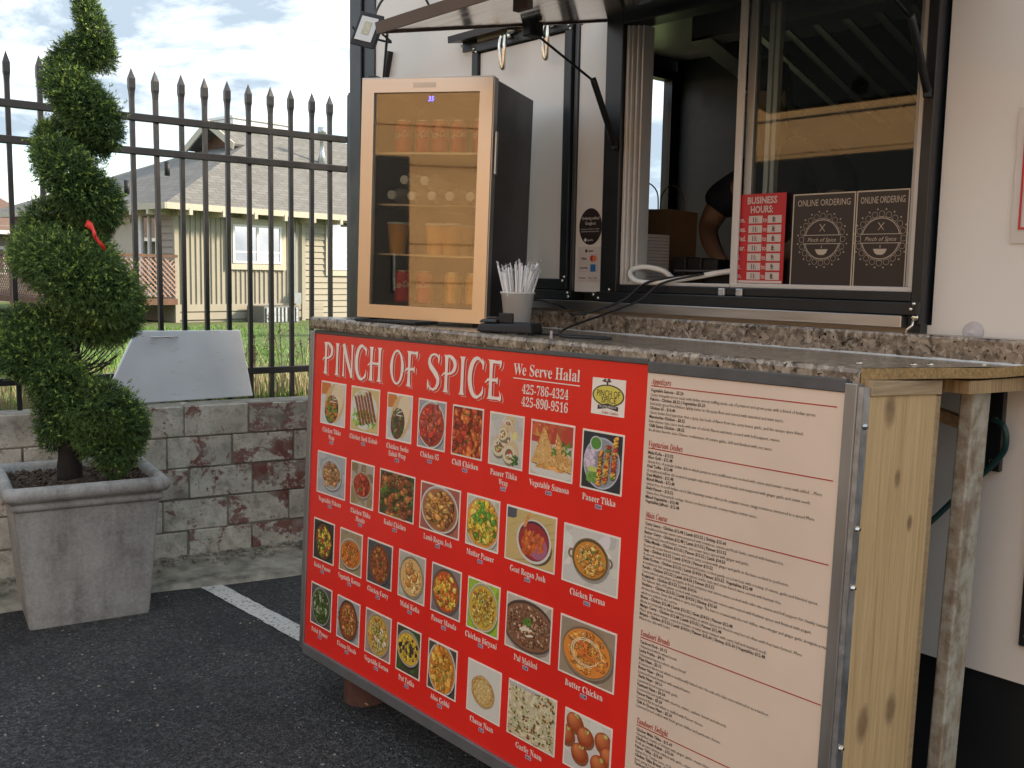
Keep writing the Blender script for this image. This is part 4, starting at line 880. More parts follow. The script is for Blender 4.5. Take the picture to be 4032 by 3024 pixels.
def poster(x0, x1, z0, z1, lab, y):
    t_ = thing('ordering_poster', lab, 'poster', ((x0 + x1) / 2, y, z0)); obj('sheet', MB().box(x0, x1, y, y + .0012, z0, z1), 'poster', t_)
    mb = MB(); b_ = .004
    for a in ((x0, x1, z1 - b_, z1), (x0, x0 + b_, z0, z1 - b_), (x1 - b_, x1, z0, z1 - b_)): q_(mb, *a, y - .0004)
    obj('border', mb, 'posterink', t_)
    cx = (x0 + x1) / 2; cz = z0 + (z1 - z0) * .50; r0 = .058; mb = MB(); yy = y - .0006
    add_text(mb, 'ONLINE ORDERING', (cx, yy, z1 - .038), X3, Z3, .028, (x1 - x0) * .84, 'C', .0)
    def arc(rx, rz, wd, a0=0, a1=360, n=40, ox=0, oz=0, d=0):
        for k in range(n):
            a, b2 = R(a0 + (a1 - a0) * k / n), R(a0 + (a1 - a0) * (k + 1) / n)
            mb.add([(cx + ox + rx * math.cos(a), yy - d, cz + oz + rz * math.sin(a)), (cx + ox + rx * math.cos(b2), yy - d, cz + oz + rz * math.sin(b2)), (cx + ox + (rx + wd) * math.cos(b2), yy - d, cz + oz + (rz + wd) * math.sin(b2)), (cx + ox + (rx + wd) * math.cos(a), yy - d, cz + oz + (rz + wd) * math.sin(a))], [(0, 1, 2, 3)])
    arc(r0, r0, .0022, 12, 168); arc(r0, r0, .0022, 192, 348); arc(r0 + .005, r0 + .005, .0008)
    for k in range(20):
        a = 2 * math.pi * k / 20; arc(.0085, .0085, .0009, 0, 360, 8, (r0 + .013) * math.cos(a), (r0 + .013) * math.sin(a), .0002)
        arc(.001, .001, .0018, 0, 360, 5, (r0 + .027) * math.cos(a + .157), (r0 + .027) * math.sin(a + .157), .0002)
    for zz in (.012, -.014): q_(mb, cx - r0 - .006, cx + r0 + .006, cz + zz, cz + zz + .0018, yy - .0003)
    add_text(mb, 'Pinch of Spice', (cx, yy - .0003, cz - .007), X3, Z3, .017, .098, 'C', .0, .3)
    for sg_ in (1, -1): mb.hexa([(cx - .009 * sg_ - .001, yy - .0004, cz + .024), (cx - .009 * sg_ + .001, yy - .0004, cz + .024), (cx - .009 * sg_ + .001, yy - .0003, cz + .024), (cx - .009 * sg_ - .001, yy - .0003, cz + .024)], [(cx + .009 * sg_ - .0015, yy - .0004, cz + .046), (cx + .009 * sg_ + .0015, yy - .0004, cz + .046), (cx + .009 * sg_ + .0015, yy - .0003, cz + .046), (cx + .009 * sg_ - .0015, yy - .0003, cz + .046)])
    mb.poly([(cx - .022, yy, cz - .030), (cx - .016, yy, cz - .042), (cx - .008, yy, cz - .047), (cx + .008, yy, cz - .047), (cx + .016, yy, cz - .042), (cx + .022, yy, cz - .030)]); q_(mb, cx - .001, cx + .001, cz - .027, cz - .019, yy)
    obj('lettering', mb, 'posterink', t_); return t_
poster(-1.806, -1.592, 1.705, 1.985, 'left of the two dark online ordering posters inside the glass', yG); poster(-1.589, -1.424, 1.705, 1.985, 'right of the two dark online ordering posters beside the window edge', yG)
nt_ = thing('wall_notice', 'white paper notice with a red border taped on the truck wall', 'notice', (-1.10, YW - .004, 1.826))
mb = MB(); vs = []
for i in range(9):
    for j in range(9): vs.append((-1.140 + .24 * j / 8, YW - .004 - .004 * abs(math.sin(i * 1.9)) * (1 if j in (0, 1) else .3), 1.826 + .35 * i / 8))
mb.add(vs, [(i * 9 + j, i * 9 + j + 1, (i + 1) * 9 + j + 1, (i + 1) * 9 + j) for i in range(8) for j in range(8)]); obj('paper', mb, 'stick', nt_, smooth=True)
mb = MB(); q_(mb, -1.121, -1.115, 1.862, 2.14, YW - .0105); q_(mb, -1.115, -.95, 1.862, 1.868, YW - .0105); q_(mb, -1.115, -.95, 2.134, 2.14, YW - .0105); obj('border', mb, 'mcred', nt_)
o = obj('suction_cup', MB().lathe((0, 0, 0), [(.030, 0), (.028, .004), (.014, .012), (.006, .014), (.006, .022)], 18), 'clear', smooth=True); o.matrix_world = Matrix.Translation((-1.222, YW - .001, 1.587)) @ Matrix.Rotation(R(90), 4, 'X'); tag(o, 'clear round suction cup on the truck wall just above the counter', 'suction cup')
# bracket and cable below the counter
bk_ = obj('bracket', MB().box(-1.158, -1.118, 2.70, YW, 1.218, 1.50), 'black', tk, bevel=.003)
for z in (1.44, 1.36, 1.245): screw((-1.138, 2.698, z), .008, bk_)
mb = MB(); mb.tube(smooth_path([(-1.135, 2.68, 1.36), (-1.10, 2.66, 1.35), (-1.09, 2.66, 1.31), (-1.11, 2.67, 1.26), (-1.20, 2.66, 1.15), (-1.30, 2.60, 1.02), (-1.42, 2.5, .95)], 6), .008, 8); o = obj('cable', mb, 'green_cable', smooth=True); tag(o, 'green cable looping behind the wooden counter leg', 'cable')
fb = obj('lower_hatch', MB().box(-1.04, -.4, YW - .012, YW, .76, 1.30), 'black', tk, bevel=.003); screw((-1.02, YW - .013, .79), .008, fb)

# things inside the truck
bgp = thing('paper_bag', 'brown paper bag with twisted handles inside the serving window', 'bag', (-2.76, 3.2, 1.56))
mb = MB(); mb.hexa([(-2.92, 3.14, 1.56), (-2.66, 3.14, 1.56), (-2.66, 3.30, 1.56), (-2.92, 3.30, 1.56)], [(-2.93, 3.13, 2.005), (-2.65, 3.13, 1.995), (-2.66, 3.31, 1.99), (-2.92, 3.31, 1.995)]); obj('bag_body', mb, 'paperbag', bgp)
for y_ in (3.14, 3.3):
    mb = MB(); mb.tube(smooth_path([(-2.86, y_, 1.99), (-2.85, y_, 2.07), (-2.80, y_, 2.11), (-2.74, y_, 2.07), (-2.73, y_, 1.99)], 4), .003, 5); obj('handle', mb, 'paperbag', bgp)
nb = thing('napkin_stack', 'grey stack of folded napkins on the inside shelf', 'napkins', (-2.62, 2.9, 1.56)); mb = MB()
for k in range(26): mb.box(-2.70 + random.uniform(-.004, .004), -2.545, 2.86, 3.0, 1.56 + k * .0125, 1.571 + k * .0125)
obj('stack', mb, 'stick', nb, kind='stuff')
bb = thing('black_box', 'black plastic cases standing inside behind the window sill', 'box', (-2.40, 3.05, 1.56))
for k in range(3): obj('case', MB().box(-2.53 + k * .075, -2.46 + k * .075, 3.0, 3.1, 1.56, 1.80 - k * .004), 'blackm', bb, bevel=.006)
ps = thing('order_terminal', 'flat dark order terminal on a stand inside the window', 'terminal', (-2.25, 2.95, 1.56))
obj('base', MB().box(-2.36, -2.12, 2.9, 3.05, 1.56, 1.70), 'blackm', ps, bevel=.01); obj('tablet', MB().box(-2.40, -2.08, 2.86, 3.05, 1.742, 1.75), 'alud', ps, bevel=.003); obj('stand', MB().box(-2.30, -2.2, 2.93, 2.98, 1.70, 1.742), 'blackm', ps)
o = obj('outlet', MB().box(-2.9, -2.83, 5.13, 5.15, 1.78, 1.90), 'vinyl', tk)
hz = [(-1.98, 2.80, 1.745), (-2.08, 2.77, 1.745), (-2.20, 2.72, 1.722), (-2.32, 2.68, 1.703), (-2.40, 2.665, 1.704), (-2.45, 2.68, 1.725), (-2.47, 2.71, 1.745), (-2.44, 2.74, 1.757), (-2.37, 2.76, 1.745), (-2.34, 2.78, 1.72)]
mb = MB(); mb.tube(smooth_path(hz, 6), .0095, 10); o = obj('white_hose', mb, 'hose', smooth=True); tag(o, 'thick white hose looped over the window sill', 'hose')
def CT(x, y): return 1.72 - .187 - .028 * (y - 1.98)
c1 = [(-2.02, 2.85, 1.74), (-2.18, 2.74, 1.73), (-2.34, 2.66, 1.705), (-2.42, 2.62, 1.64), (-2.46, 2.52, 1.60), (-2.50, 2.45, 1.585), (-2.58, 2.50, 1.59), (-2.68, 2.58, 1.60), (-2.78, 2.55, 1.625), (-2.86, 2.45, 1.62), (-2.85, 2.35, 1.56), (-2.70, 2.25, 1.532)]
mb = MB(); mb.tube(smooth_path(c1, 6), .0045, 8); o = obj('black_cable', mb, 'cable', smooth=True); tag(o, 'black cable arching from the window down over the backsplash to the card reader', 'cable')
c2 = [(-2.15, 2.72, 1.735), (-2.28, 2.655, 1.70), (-2.33, 2.60, 1.64), (-2.36, 2.45, 1.59), (-2.33, 2.25, 1.55), (-2.24, 2.14, CT(0, 2.14) + .005), (-2.12, 2.13, CT(0, 2.1) + .005), (-2.05, 2.16, CT(0, 2.1) + .005), (-2.12, 2.19, CT(0, 2.1) + .006), (-2.28, 2.16, CT(0, 2.1) + .005), (-2.40, 2.10, CT(0, 2.1) + .005)]
mb = MB(); mb.tube(smooth_path(c2, 6), .004, 8); o = obj('black_cable', mb, 'cable', smooth=True); tag(o, 'thin black cable coiled on the counter top and rising to the window', 'cable')

# person behind the window
def skin_body(name, verts, edges, mat, parent, sub=2):
    me = bpy.data.meshes.new(name); inv = WM[parent.name].inverted(); me.from_pydata([tuple(inv @ Vector(v[:3])) for v in verts], edges, []); o = bpy.data.objects.new(name, me); COL.objects.link(o); o.parent = parent
    sk = o.modifiers.new('skin', 'SKIN'); sk.use_smooth_shade = True
    for i, v in enumerate(verts):
        r_ = v[3]; d = me.skin_vertices[0].data[i]; d.radius = (r_ if not isinstance(r_, tuple) else r_[0], r_ if not isinstance(r_, tuple) else r_[1]); d.use_root = (i == 0)
    s_ = o.modifiers.new('sub', 'SUBSURF'); s_.levels = sub; s_.render_levels = sub; me.materials.append(M[mat]); return o
ps_ = thing('person', 'person in a navy short sleeved shirt bending over the counter inside the truck', 'person', (-2.25, 3.65, .6))
V = [(-2.27, 3.66, 1.55, (.15, .11)), (-2.30, 3.60, 1.78, (.14, .11)), (-2.34, 3.50, 2.02, (.16, .12)), (-2.35, 3.42, 2.18, (.12, .09)), (-2.34, 3.36, 2.29, .052), (-2.33, 3.30, 2.40, (.075, .085)), (-2.33, 3.27, 2.50, (.07, .08)),
     (*W(2925, 745, 3.42), .066), (*W(2835, 800, 3.40), .060), (*W(2783, 900, 3.36), .046), (*W(2800, 965, 3.26), .040), (*W(2835, 1022, 3.15), .029), (*W(2850, 1045, 3.12), .030),
     (-2.17, 3.42, 2.20, .065), (-2.04, 3.36, 2.08, .055), (-2.02, 3.28, 1.94, .045), (-2.10, 3.14, 1.82, .036), (-2.18, 3.06, 1.77, .028), (-2.20, 3.03, 1.75, .030),
     (-2.37, 3.68, 1.45, .095), (-2.38, 3.64, 1.08, .07), (-2.39, 3.70, .70, .05), (-2.39, 3.62, .66, .045), (-2.16, 3.68, 1.45, .095), (-2.15, 3.64, 1.08, .07), (-2.14, 3.70, .70, .05), (-2.14, 3.62, .66, .045)]
Ed = [(0, 1), (1, 2), (2, 3), (3, 4), (4, 5), (5, 6), (3, 7), (7, 8), (8, 9), (9, 10), (10, 11), (11, 12), (3, 13), (13, 14), (14, 15), (15, 16), (16, 17), (17, 18), (0, 19), (19, 20), (20, 21), (21, 22), (0, 23), (23, 24), (24, 25), (25, 26)]
skin_body('body', V, Ed, 'skin', ps_)
for hx, hy, hz_, s_ in ((*W(2850, 1045, 3.12), 1), (-2.20, 3.03, 1.75, -1)):
    mb = MB()
    for k in range(4):
        o_ = Vector((hx + .014 * (k - 1.5), hy - .01, hz_ - .01)); l_ = (.030, .036, .034, .026)[k]; mb.tube([o_, o_ + Vector((0, -l_ * .9, -.010)), o_ + Vector((.002, -l_ * 1.4, -.030))], [.009, .0085, .006], 8)
    mb.tube([Vector((hx + .028 * s_, hy + .01, hz_)), Vector((hx + .042 * s_, hy - .012, hz_ - .008)), Vector((hx + .036 * s_, hy - .035, hz_ - .02))], [.011, .010, .007], 8); obj('fingers', mb, 'skin', ps_, smooth=True)
skin_body('shirt', [(-2.27, 3.66, 1.48, (.185, .15)), (-2.30, 3.60, 1.78, (.17, .14)), (-2.34, 3.50, 2.02, (.185, .145)), (-2.35, 3.42, 2.17, (.135, .10)), (-2.345, 3.38, 2.235, .07), (*W(2925, 745, 3.42), .092), (*W(2845, 785, 3.405), .086), (*W(2812, 835, 3.39), .080), (-2.17, 3.42, 2.20, .088), (-2.04, 3.36, 2.08, .08), (-2.03, 3.33, 2.01, .076)], [(0, 1), (1, 2), (2, 3), (3, 4), (3, 5), (5, 6), (6, 7), (3, 8), (8, 9), (9, 10)], 'navy', ps_)
skin_body('trousers', [(-2.27, 3.67, 1.50, (.17, .14)), (-2.37, 3.68, 1.42, .115), (-2.38, 3.64, 1.08, .09), (-2.39, 3.70, .74, .075), (-2.16, 3.68, 1.42, .115), (-2.15, 3.64, 1.08, .09), (-2.14, 3.70, .74, .075)], [(0, 1), (1, 2), (2, 3), (0, 4), (4, 5), (5, 6)], 'jeans', ps_)
mb = MB(); mb.lathe((-2.33, 3.275, 2.43), [(.086, 0), (.094, .05), (.085, .10), (.05, .128), (.01, .135)], 16); obj('hair', mb, 'hair', ps_, smooth=True)
mb = MB()
for sx_ in (-.03, .03): mb.lathe((-2.33 + sx_, 3.195, 2.43), [(.002, -.006), (.008, 0), (.002, .006)], 8)
mb.tube([(-2.33, 3.20, 2.42), (-2.33, 3.17, 2.395), (-2.33, 3.195, 2.385)], [.006, .012, .008], 6); mb.bar((-2.35, 3.20, 2.36), (-2.31, 3.20, 2.36), .006)
for sx_ in (-.085, .085): mb.lathe((-2.33 + sx_, 3.28, 2.40), [(.004, -.03), (.012, 0), (.004, .03)], 6)
obj('face', mb, 'skin', ps_, smooth=True)

# ------------------------------------------------------------------ counter
KR = Matrix.Rotation(-.0164897, 3, 'Z') @ Matrix.Rotation(-.0490951, 3, 'X') @ Matrix.Rotation(-.0109395, 3, 'Y')
KO = Vector((-3.545, 2.0, CH - .243))
KM = Matrix.Translation(KO) @ KR.to_4x4()
def K(u, y, z): return KM @ Vector((u, y, z))
ct = thing('serving_counter', 'wooden serving counter with speckled granite laminate top in front of the truck', 'counter', (-2.3, 2.3, 0))
def C(x, y, dz=0): return Vector((x, y, 1.533 - .028 * (y - 1.98) + dz + (.006 * max(0, (-2.2 - x) / 1.3))))
def xe(y): return -1.122 + (.10) * (y - 1.98) / .62
n = 24; vs = []; prof_ = [(1.978, -.047), (1.972, -.035), (1.972, -.012), (1.976, -.003), (1.985, 0), (2.30, 0), (2.605, 0), (2.605, -.024), (2.0, -.024), (1.995, -.047)]
for i in range(n + 1):
    for (y_, dz) in prof_: x = -3.512 + (xe(y_) + 3.512) * i / n; vs.append(C(x, y_, dz))
m_ = len(prof_); mb = MB(); mb.add(vs, [(i * m_ + k, (i + 1) * m_ + k, (i + 1) * m_ + (k + 1) % m_, i * m_ + (k + 1) % m_) for i in range(n) for k in range(m_)]); mb.add([vs[k] for k in range(m_)], [tuple(range(m_))])
obj('countertop', mb, 'granite', ct)
mb = MB(); P1 = []
for k in range(13):
    y_ = 1.974 + .63 * k / 12; wv = .0 if k < 6 else -.004 * math.sin((k - 6) / 6 * 3.1) + .006 * (k - 6) / 6; P1 += [C(xe(y_) , y_, -.001 + wv), C(xe(y_), y_, -.026 + wv), C(xe(y_) + .004, y_, -.026 + wv), C(xe(y_) + .004, y_, -.001 + wv)]
mb.add(P1, [(i * 4 + k, i * 4 + (k + 1) % 4, (i + 1) * 4 + (k + 1) % 4, (i + 1) * 4 + k) for i in range(12) for k in range(4)] + [(3, 2, 1, 0), (48, 49, 50, 51)])
mb.hexa([C(-1.122, 1.974, -.050), C(-1.118, 1.974, -.050), C(-1.118, 1.994, -.050), C(-1.122, 1.994, -.050)], [C(-1.122, 1.974, -.026), C(-1.118, 1.974, -.026), C(-1.118, 1.994, -.026), C(-1.122, 1.994, -.026)]); obj('raw_edge', mb, 'osb', ct)
for (x, y_) in ((-1.20, 2.10), (-1.13, 2.22), (-1.12, 2.28), (-1.07, 2.45)):
    p = C(x, y_, .001); screw(tuple(p), .009, ct, (0, 0, 1))
bs = obj('backsplash', MB().hexa([Vector((-3.5, 2.585, 1.50)), Vector((-.93, 2.585, 1.50)), Vector((-.93, 2.715, 1.50)), Vector((-3.5, 2.715, 1.50))], [Vector((-3.5, 2.585, 1.585)), Vector((-.93, 2.585, 1.580)), Vector((-.93, 2.715, 1.577)), Vector((-3.5, 2.715, 1.577))]), 'granite', ct, bevel=.007, seg=3)
mb = MB(); seg_ = 60
for i in range(seg_):
    x = -3.0 + i * .034; s_ = random.uniform(.2, 1); mb.hexa([(x, 2.578, C(x, 2.58).z), (x + .034, 2.578, C(x, 2.58).z), (x + .034, 2.586, C(x, 2.58).z), (x, 2.586, C(x, 2.58).z)], [(x, 2.583, C(x, 2.58).z + .002 + .003 * s_), (x + .034, 2.583, C(x, 2.58).z + .002 + .003 * s_), (x + .034, 2.586, C(x, 2.58).z + .003 + .003 * s_), (x, 2.586, C(x, 2.58).z + .003 + .003 * s_)])
obj('sealant', mb, 'quartz', ct)
# body of the counter
def kb(name, u0, u1, y0, y1, z0, z1, mat, parent=None, bevel=0, **k):
    mb = MB(); mb.hexa([K(u0, y0, z0), K(u1, y0, z0), K(u1, y1, z0), K(u0, y1, z0)], [K(u0, y0, z1), K(u1, y0, z1), K(u1, y1, z1), K(u0, y1, z1)]); return obj(name, mb, mat, parent or ct, bevel=bevel, **k)
kb('back_board', .02, 2.42, .022, .034, -1.28, -.02, 'blackm')
kb('side_board', .0, .018, .03, .32, -1.28, -.03, 'plye')
# side board facing right, with ply edges
so = bpy.data.objects.new('side_board', None)
sb = thing('end_board', 'golden pine plywood end board with dark knots at the right end of the counter', 'board', tuple(K(2.440, .02, 0)), KR)
mb = MB(); mb.box(-.016, 0, .0, .300, -1.31, -.030); obj('panel', mb, 'ply', sb, world=False)
for k in range(4):
    mb = MB(); mb.box(-.016, -.0005 * (k % 2), .3005 + k * .006, .306 + k * .006, -1.31, -.034); obj('ply_layer', mb, 'plye' if k % 2 else 'rail', sb, world=False)
kb('top_rail', 2.32, 2.446, .022, .335, -.030, .004, 'rail', bevel=.002)
mb = MB(); mb.hexa([(-1.14, 2.36, 1.457), (-1.06, 2.36, 1.457), (-1.03, 2.66, 1.452), (-1.14, 2.66, 1.452)], [(-1.14, 2.36, 1.488), (-1.06, 2.36, 1.488), (-1.03, 2.66, 1.486), (-1.14, 2.66, 1.486)]); obj('packing_block', mb, 'plye', ct)
sp2 = obj('stretcher', MB().bar((-1.5, 2.55, 1.44), (-1.10, 2.5, 1.36), .03), 'rail', ct)
lg = thing('counter_leg', 'weathered treated timber leg under the right end of the counter', 'post', (-1.123, 2.45, 0))
mb = MB(); mb.hexa([(-1.155, 2.45, 0), (-1.118, 2.45, 0), (-1.118, 2.545, 0), (-1.155, 2.545, 0)], [(-1.123, 2.45, 1.457), (-1.086, 2.45, 1.457), (-1.086, 2.545, 1.457), (-1.123, 2.545, 1.457)]); obj('timber', mb, 'post', lg, bevel=.006, seg=3)
for (u, y_, lab) in ((.24, .16, 'short rusty pipe foot under the left part of the menu board'), (1.30, .16, 'short rusty pipe foot under the middle of the menu board'), (2.25, .18, 'short rusty pipe foot under the right end of the menu board')):
    p = K(u, y_, -1.30); o = obj('pipe_foot', MB().lathe((0, 0, 0), [(.085, -.02), (.085, p.z + .02)], 20), 'rust', smooth=False); o.location = (p.x, p.y, 0.0); tag(o, lab, 'support', 'pipe feet under the counter')
o = obj('twig', MB().tube([(-3.36, 2.04, .012), (-3.2, 2.05, .015)], .004, 5), 'dry'); tag(o, 'pale dry stick on the asphalt under the menu board', 'twig')

# galvanised corner strip with bolts
gs = thing('corner_strip', 'galvanised steel corner strip with hex bolts beside the white menu', 'metal strip', tuple(K(2.43, 0, -.01)), KR)
mb = MB(); mb.box(-.002, .0125, -.003, -.0005, -1.30, 0); mb.box(.0105, .0128, -.003, .02, -1.30, 0); obj('strip', mb, 'galv', gs, world=False)
for z in (-.085, -.31, -.44, -.80, -1.16):
    mb = MB(); mb.lathe((.0135, .006, z), [(.0075, 0), (.0075, .003), (.004, .008)], 8, Matrix.Rotation(R(90), 4, 'Y')); obj('bolt', mb, 'chrome', gs, world=False)

# ------------------------------------------------------------------ red picture menu board
mbd = thing('menu_board', 'large red menu board of dish pictures in an aluminium frame', 'menu board', tuple(KO), KR)
def lb(name, u0, u1, y0, y1, z0, z1, mat, parent, bevel=0): return obj(name, MB().box(u0, u1, y0, y1, z0, z1), mat, parent, world=False, bevel=bevel)
lb('panel', .034, 1.819, -.002, .02, -1.27, -.006, 'red', mbd)
lb('side_rail', 0, .0335, -.010, .021, -1.296, .004, 'alu', mbd, .003); lb('bottom_rail', .034, 1.819, -.012, .021, -1.312, -1.2705, 'railg', mbd, .003); lb('top_rail', .034, 1.819, -.006, .021, -.0055, .010, 'alud', mbd, .002)
def Lq(mb, u0, u1, v0, v1, y): return mb.quad((u0, y, v0), (u1, y, v0), (u1, y, v1), (u0, y, v1))
# title letters
def stroke(mb, pts, ws, o, kx, kz, y, dx=0, dz=0, grow=0):
    P = [Vector((p[0], 0, p[1])) for p in pts]
    vs = []
    for i, p in enumerate(P):
        d = P[min(i + 1, len(P) - 1)] - P[max(i - 1, 0)]; nrm = Vector((-d.z, 0, d.x)); nrm = Vector((nrm.x * kx, 0, nrm.z * kz)).normalized(); w_ = ws[i] if isinstance(ws, (list, tuple)) else ws
        c = Vector((o[0] + p.x * kx + dx, y, o[1] + p.z * kz + dz)); ww = (w_ / 2 * kz * .92 + grow)
        vs += [c - nrm * ww, c + nrm * ww]
    mb.add(vs, [(2 * i, 2 * i + 2, 2 * i + 3, 2 * i + 1) for i in range(len(P) - 1)])
def ell(cx, cz, rx, rz, a0, a1, n=16): return [(cx + rx * math.cos(R(a0 + (a1 - a0) * k / n)), cz + rz * math.sin(R(a0 + (a1 - a0) * k / n))) for k in range(n + 1)]
FL = [.30, .19, .15, .13, .13, .15, .19, .30]
def stem(x, w_=1.0, z0=0, z1=1): return ([(x, z0 + (z1 - z0) * k) for k in (0, .04, .12, .3, .7, .88, .96, 1)], [f_ * w_ for f_ in FL])
GL = {
 'P': (.56, [stem(.16), (ell(.20, .74, .30, .24, 92, -92), [.06, .08, .10, .12, .13, .14, .145, .15, .145, .14, .13, .12, .10, .08, .07, .06, .05]), ([(-.02, .42), (.06, .50), (.22, .50)], [.03, .06, .07])]),
 'I': (.32, [stem(.16)]),
 'N': (.66, [stem(.12, .62), stem(.56, .62), ([(.10, 1.0), (.30, .55), (.57, .0)], [.17, .16, .12])]),
 'C': (.60, [(ell(.33, .5, .27, .50, 40, 320, 24), [.05, .06, .07, .08, .09, .11, .13, .15, .16, .17, .18, .18, .18, .18, .18, .17, .16, .15, .13, .11, .09, .08, .07, .06, .05]), ([(.50, 1.0), (.545, .90), (.535, .72)], [.02, .09, .03]), ([(.50, 0.02), (.545, .12), (.555, .30)], [.02, .07, .03])]),
 'H': (.66, [stem(.14), stem(.54), ([(-.04, .44), (.10, .52), (.54, .52)], [.03, .07, .08])]),
 'O': (.64, [(ell(.32, .5, .25, .47, 0, 360, 32), [.17 - .10 * abs(math.sin(math.pi * 2 * k / 32)) for k in range(33)])]),
 'F': (.56, [stem(.16), ([(.1, .955), (.40, .955), (.52, .95)], [.09, .08, .13]), ([(.50, .98), (.49, .86), (.44, .78)], [.08, .05, .01]), ([(-.04, .40), (.06, .49), (.40, .50)], [.03, .07, .09]), ([(.40, .58), (.38, .50), (.40, .40)], [.02, .08, .02])]),
 'S': (.56, [([(.48, .80), (.46, .90), (.38, .97), (.27, .985), (.15, .94), (.09, .84), (.09, .74), (.15, .64), (.27, .54), (.39, .43), (.46, .33), (.46, .20), (.39, .08), (.28, .02), (.16, .04), (.07, .13), (.05, .27)], [.04, .07, .07, .06, .08, .12, .15, .17, .18, .18, .17, .14, .10, .07, .07, .06, .03]), ([(.49, 1.0), (.47, .86), (.47, .74)], [.03, .09, .02]), ([(.04, 0.0), (.05, .14), (.04, .28)], [.03, .08, .02])]),
 'E': (.58, [stem(.16), ([(.1, .955), (.40, .955), (.52, .95)], [.09, .08, .13]), ([(.50, .98), (.49, .86), (.44, .78)], [.08, .05, .01]), ([(.1, .045), (.42, .045), (.54, .05)], [.09, .08, .14]), ([(.53, .02), (.52, .14), (.47, .24)], [.08, .05, .01]), ([(-.04, .40), (.06, .49), (.40, .50)], [.03, .07, .09]), ([(.40, .58), (.38, .50), (.40, .40)], [.02, .08, .02])]),
 ' ': (.24, [])}
def title(txt, u0, u1, z0, z1, y, mat_main, mat_back, parent):
    tot = sum(GL[c_][0] + .07 for c_ in txt); kx = (u1 - u0) / tot; kz = z1 - z0
    a, b_, c = MB(), MB(), MB(); u = u0; cnt = 0
    for ch in txt:
        for pts, ws in GL[ch][1]:
            e_ = cnt * .00002; cnt += 1
            stroke(a, pts, ws, (u, z0), kx, kz, y - .0003 - e_, .0085, -.0055, 0)
            stroke(b_, pts, ws, (u, z0), kx, kz, y - .0016 - e_, .0058, -.0037, .0003)
            stroke(c, pts, ws, (u, z0), kx, kz, y - .0030 - e_)
        u += (GL[ch][0] + .07) * kx
        if c.v:
            lt = obj('letter', c, mat_main, parent, world=False); obj('outline', a, mat_main, lt, world=False); obj('outline_gap', b_, mat_back, lt, world=False); a, b_, c = MB(), MB(), MB()
title('PINCH OF SPICE', .105, 1.235, -.160, -.036, -.002, 'lett', 'red', mbd)
mb = MB(); yt = -.0028
add_text(mb, serif('We Serve Halal'), (1.272, yt, -.073), X3, Z3, .050, .292, 'L', .0, res=3); Lq(mb, 1.272, 1.566, -.0855, -.0825, yt)
add_text(mb, serif('425-786-4324'), (1.316, yt, -.128), X3, Z3, .041, .205, 'L', .0, res=3); add_text(mb, serif('425-890-9516'), (1.316, yt, -.166), X3, Z3, .041, .205, 'L', .0, res=3)
obj('heading_text', mb, 'lett', mbd, world=False)
# printed pictures
class Print:
    def __init__(s, u0, u1, v0, v1, y): s.u0, s.u1, s.v0, s.v1, s.y = u0, u1, v0, v1, y; s.mb = MB(); s.k = 0
    def P(s, x, z): return (s.u0 + (s.u1 - s.u0) * min(1, max(0, x)), s.y - .0003 - s.k * .0000035, s.v0 + (s.v1 - s.v0) * min(1, max(0, z)))
    def poly(s, pts, col): s.k += 1; s.mb.col = tuple(c ** 1.0 for c in col); s.mb.poly([s.P(*p) for p in pts])
    def rect(s, x0, x1, z0, z1, col): s.poly([(x0, z0), (x1, z0), (x1, z1), (x0, z1)], col)
    def ell(s, cx, cz, rx, rz, col, rot=0, n=22, jit=0):
        c_, s_ = math.cos(rot), math.sin(rot); s.poly([(cx + (rx * math.cos(a) * c_ - rz * math.sin(a) * s_) * q, cz + (rx * math.cos(a) * s_ + rz * math.sin(a) * c_) * q) for a, q in [(2 * math.pi * k / n, 1 + random.uniform(-jit, jit)) for k in range(n)]], col)
def vary(c, a=.25): k = 1 + random.uniform(-a, a); return tuple(max(0, min(1, x * k * (1 + random.uniform(-.06, .06)))) for x in c)
GRN = [(.05, .14, .02), (.10, .25, .03), (.16, .32, .05)]
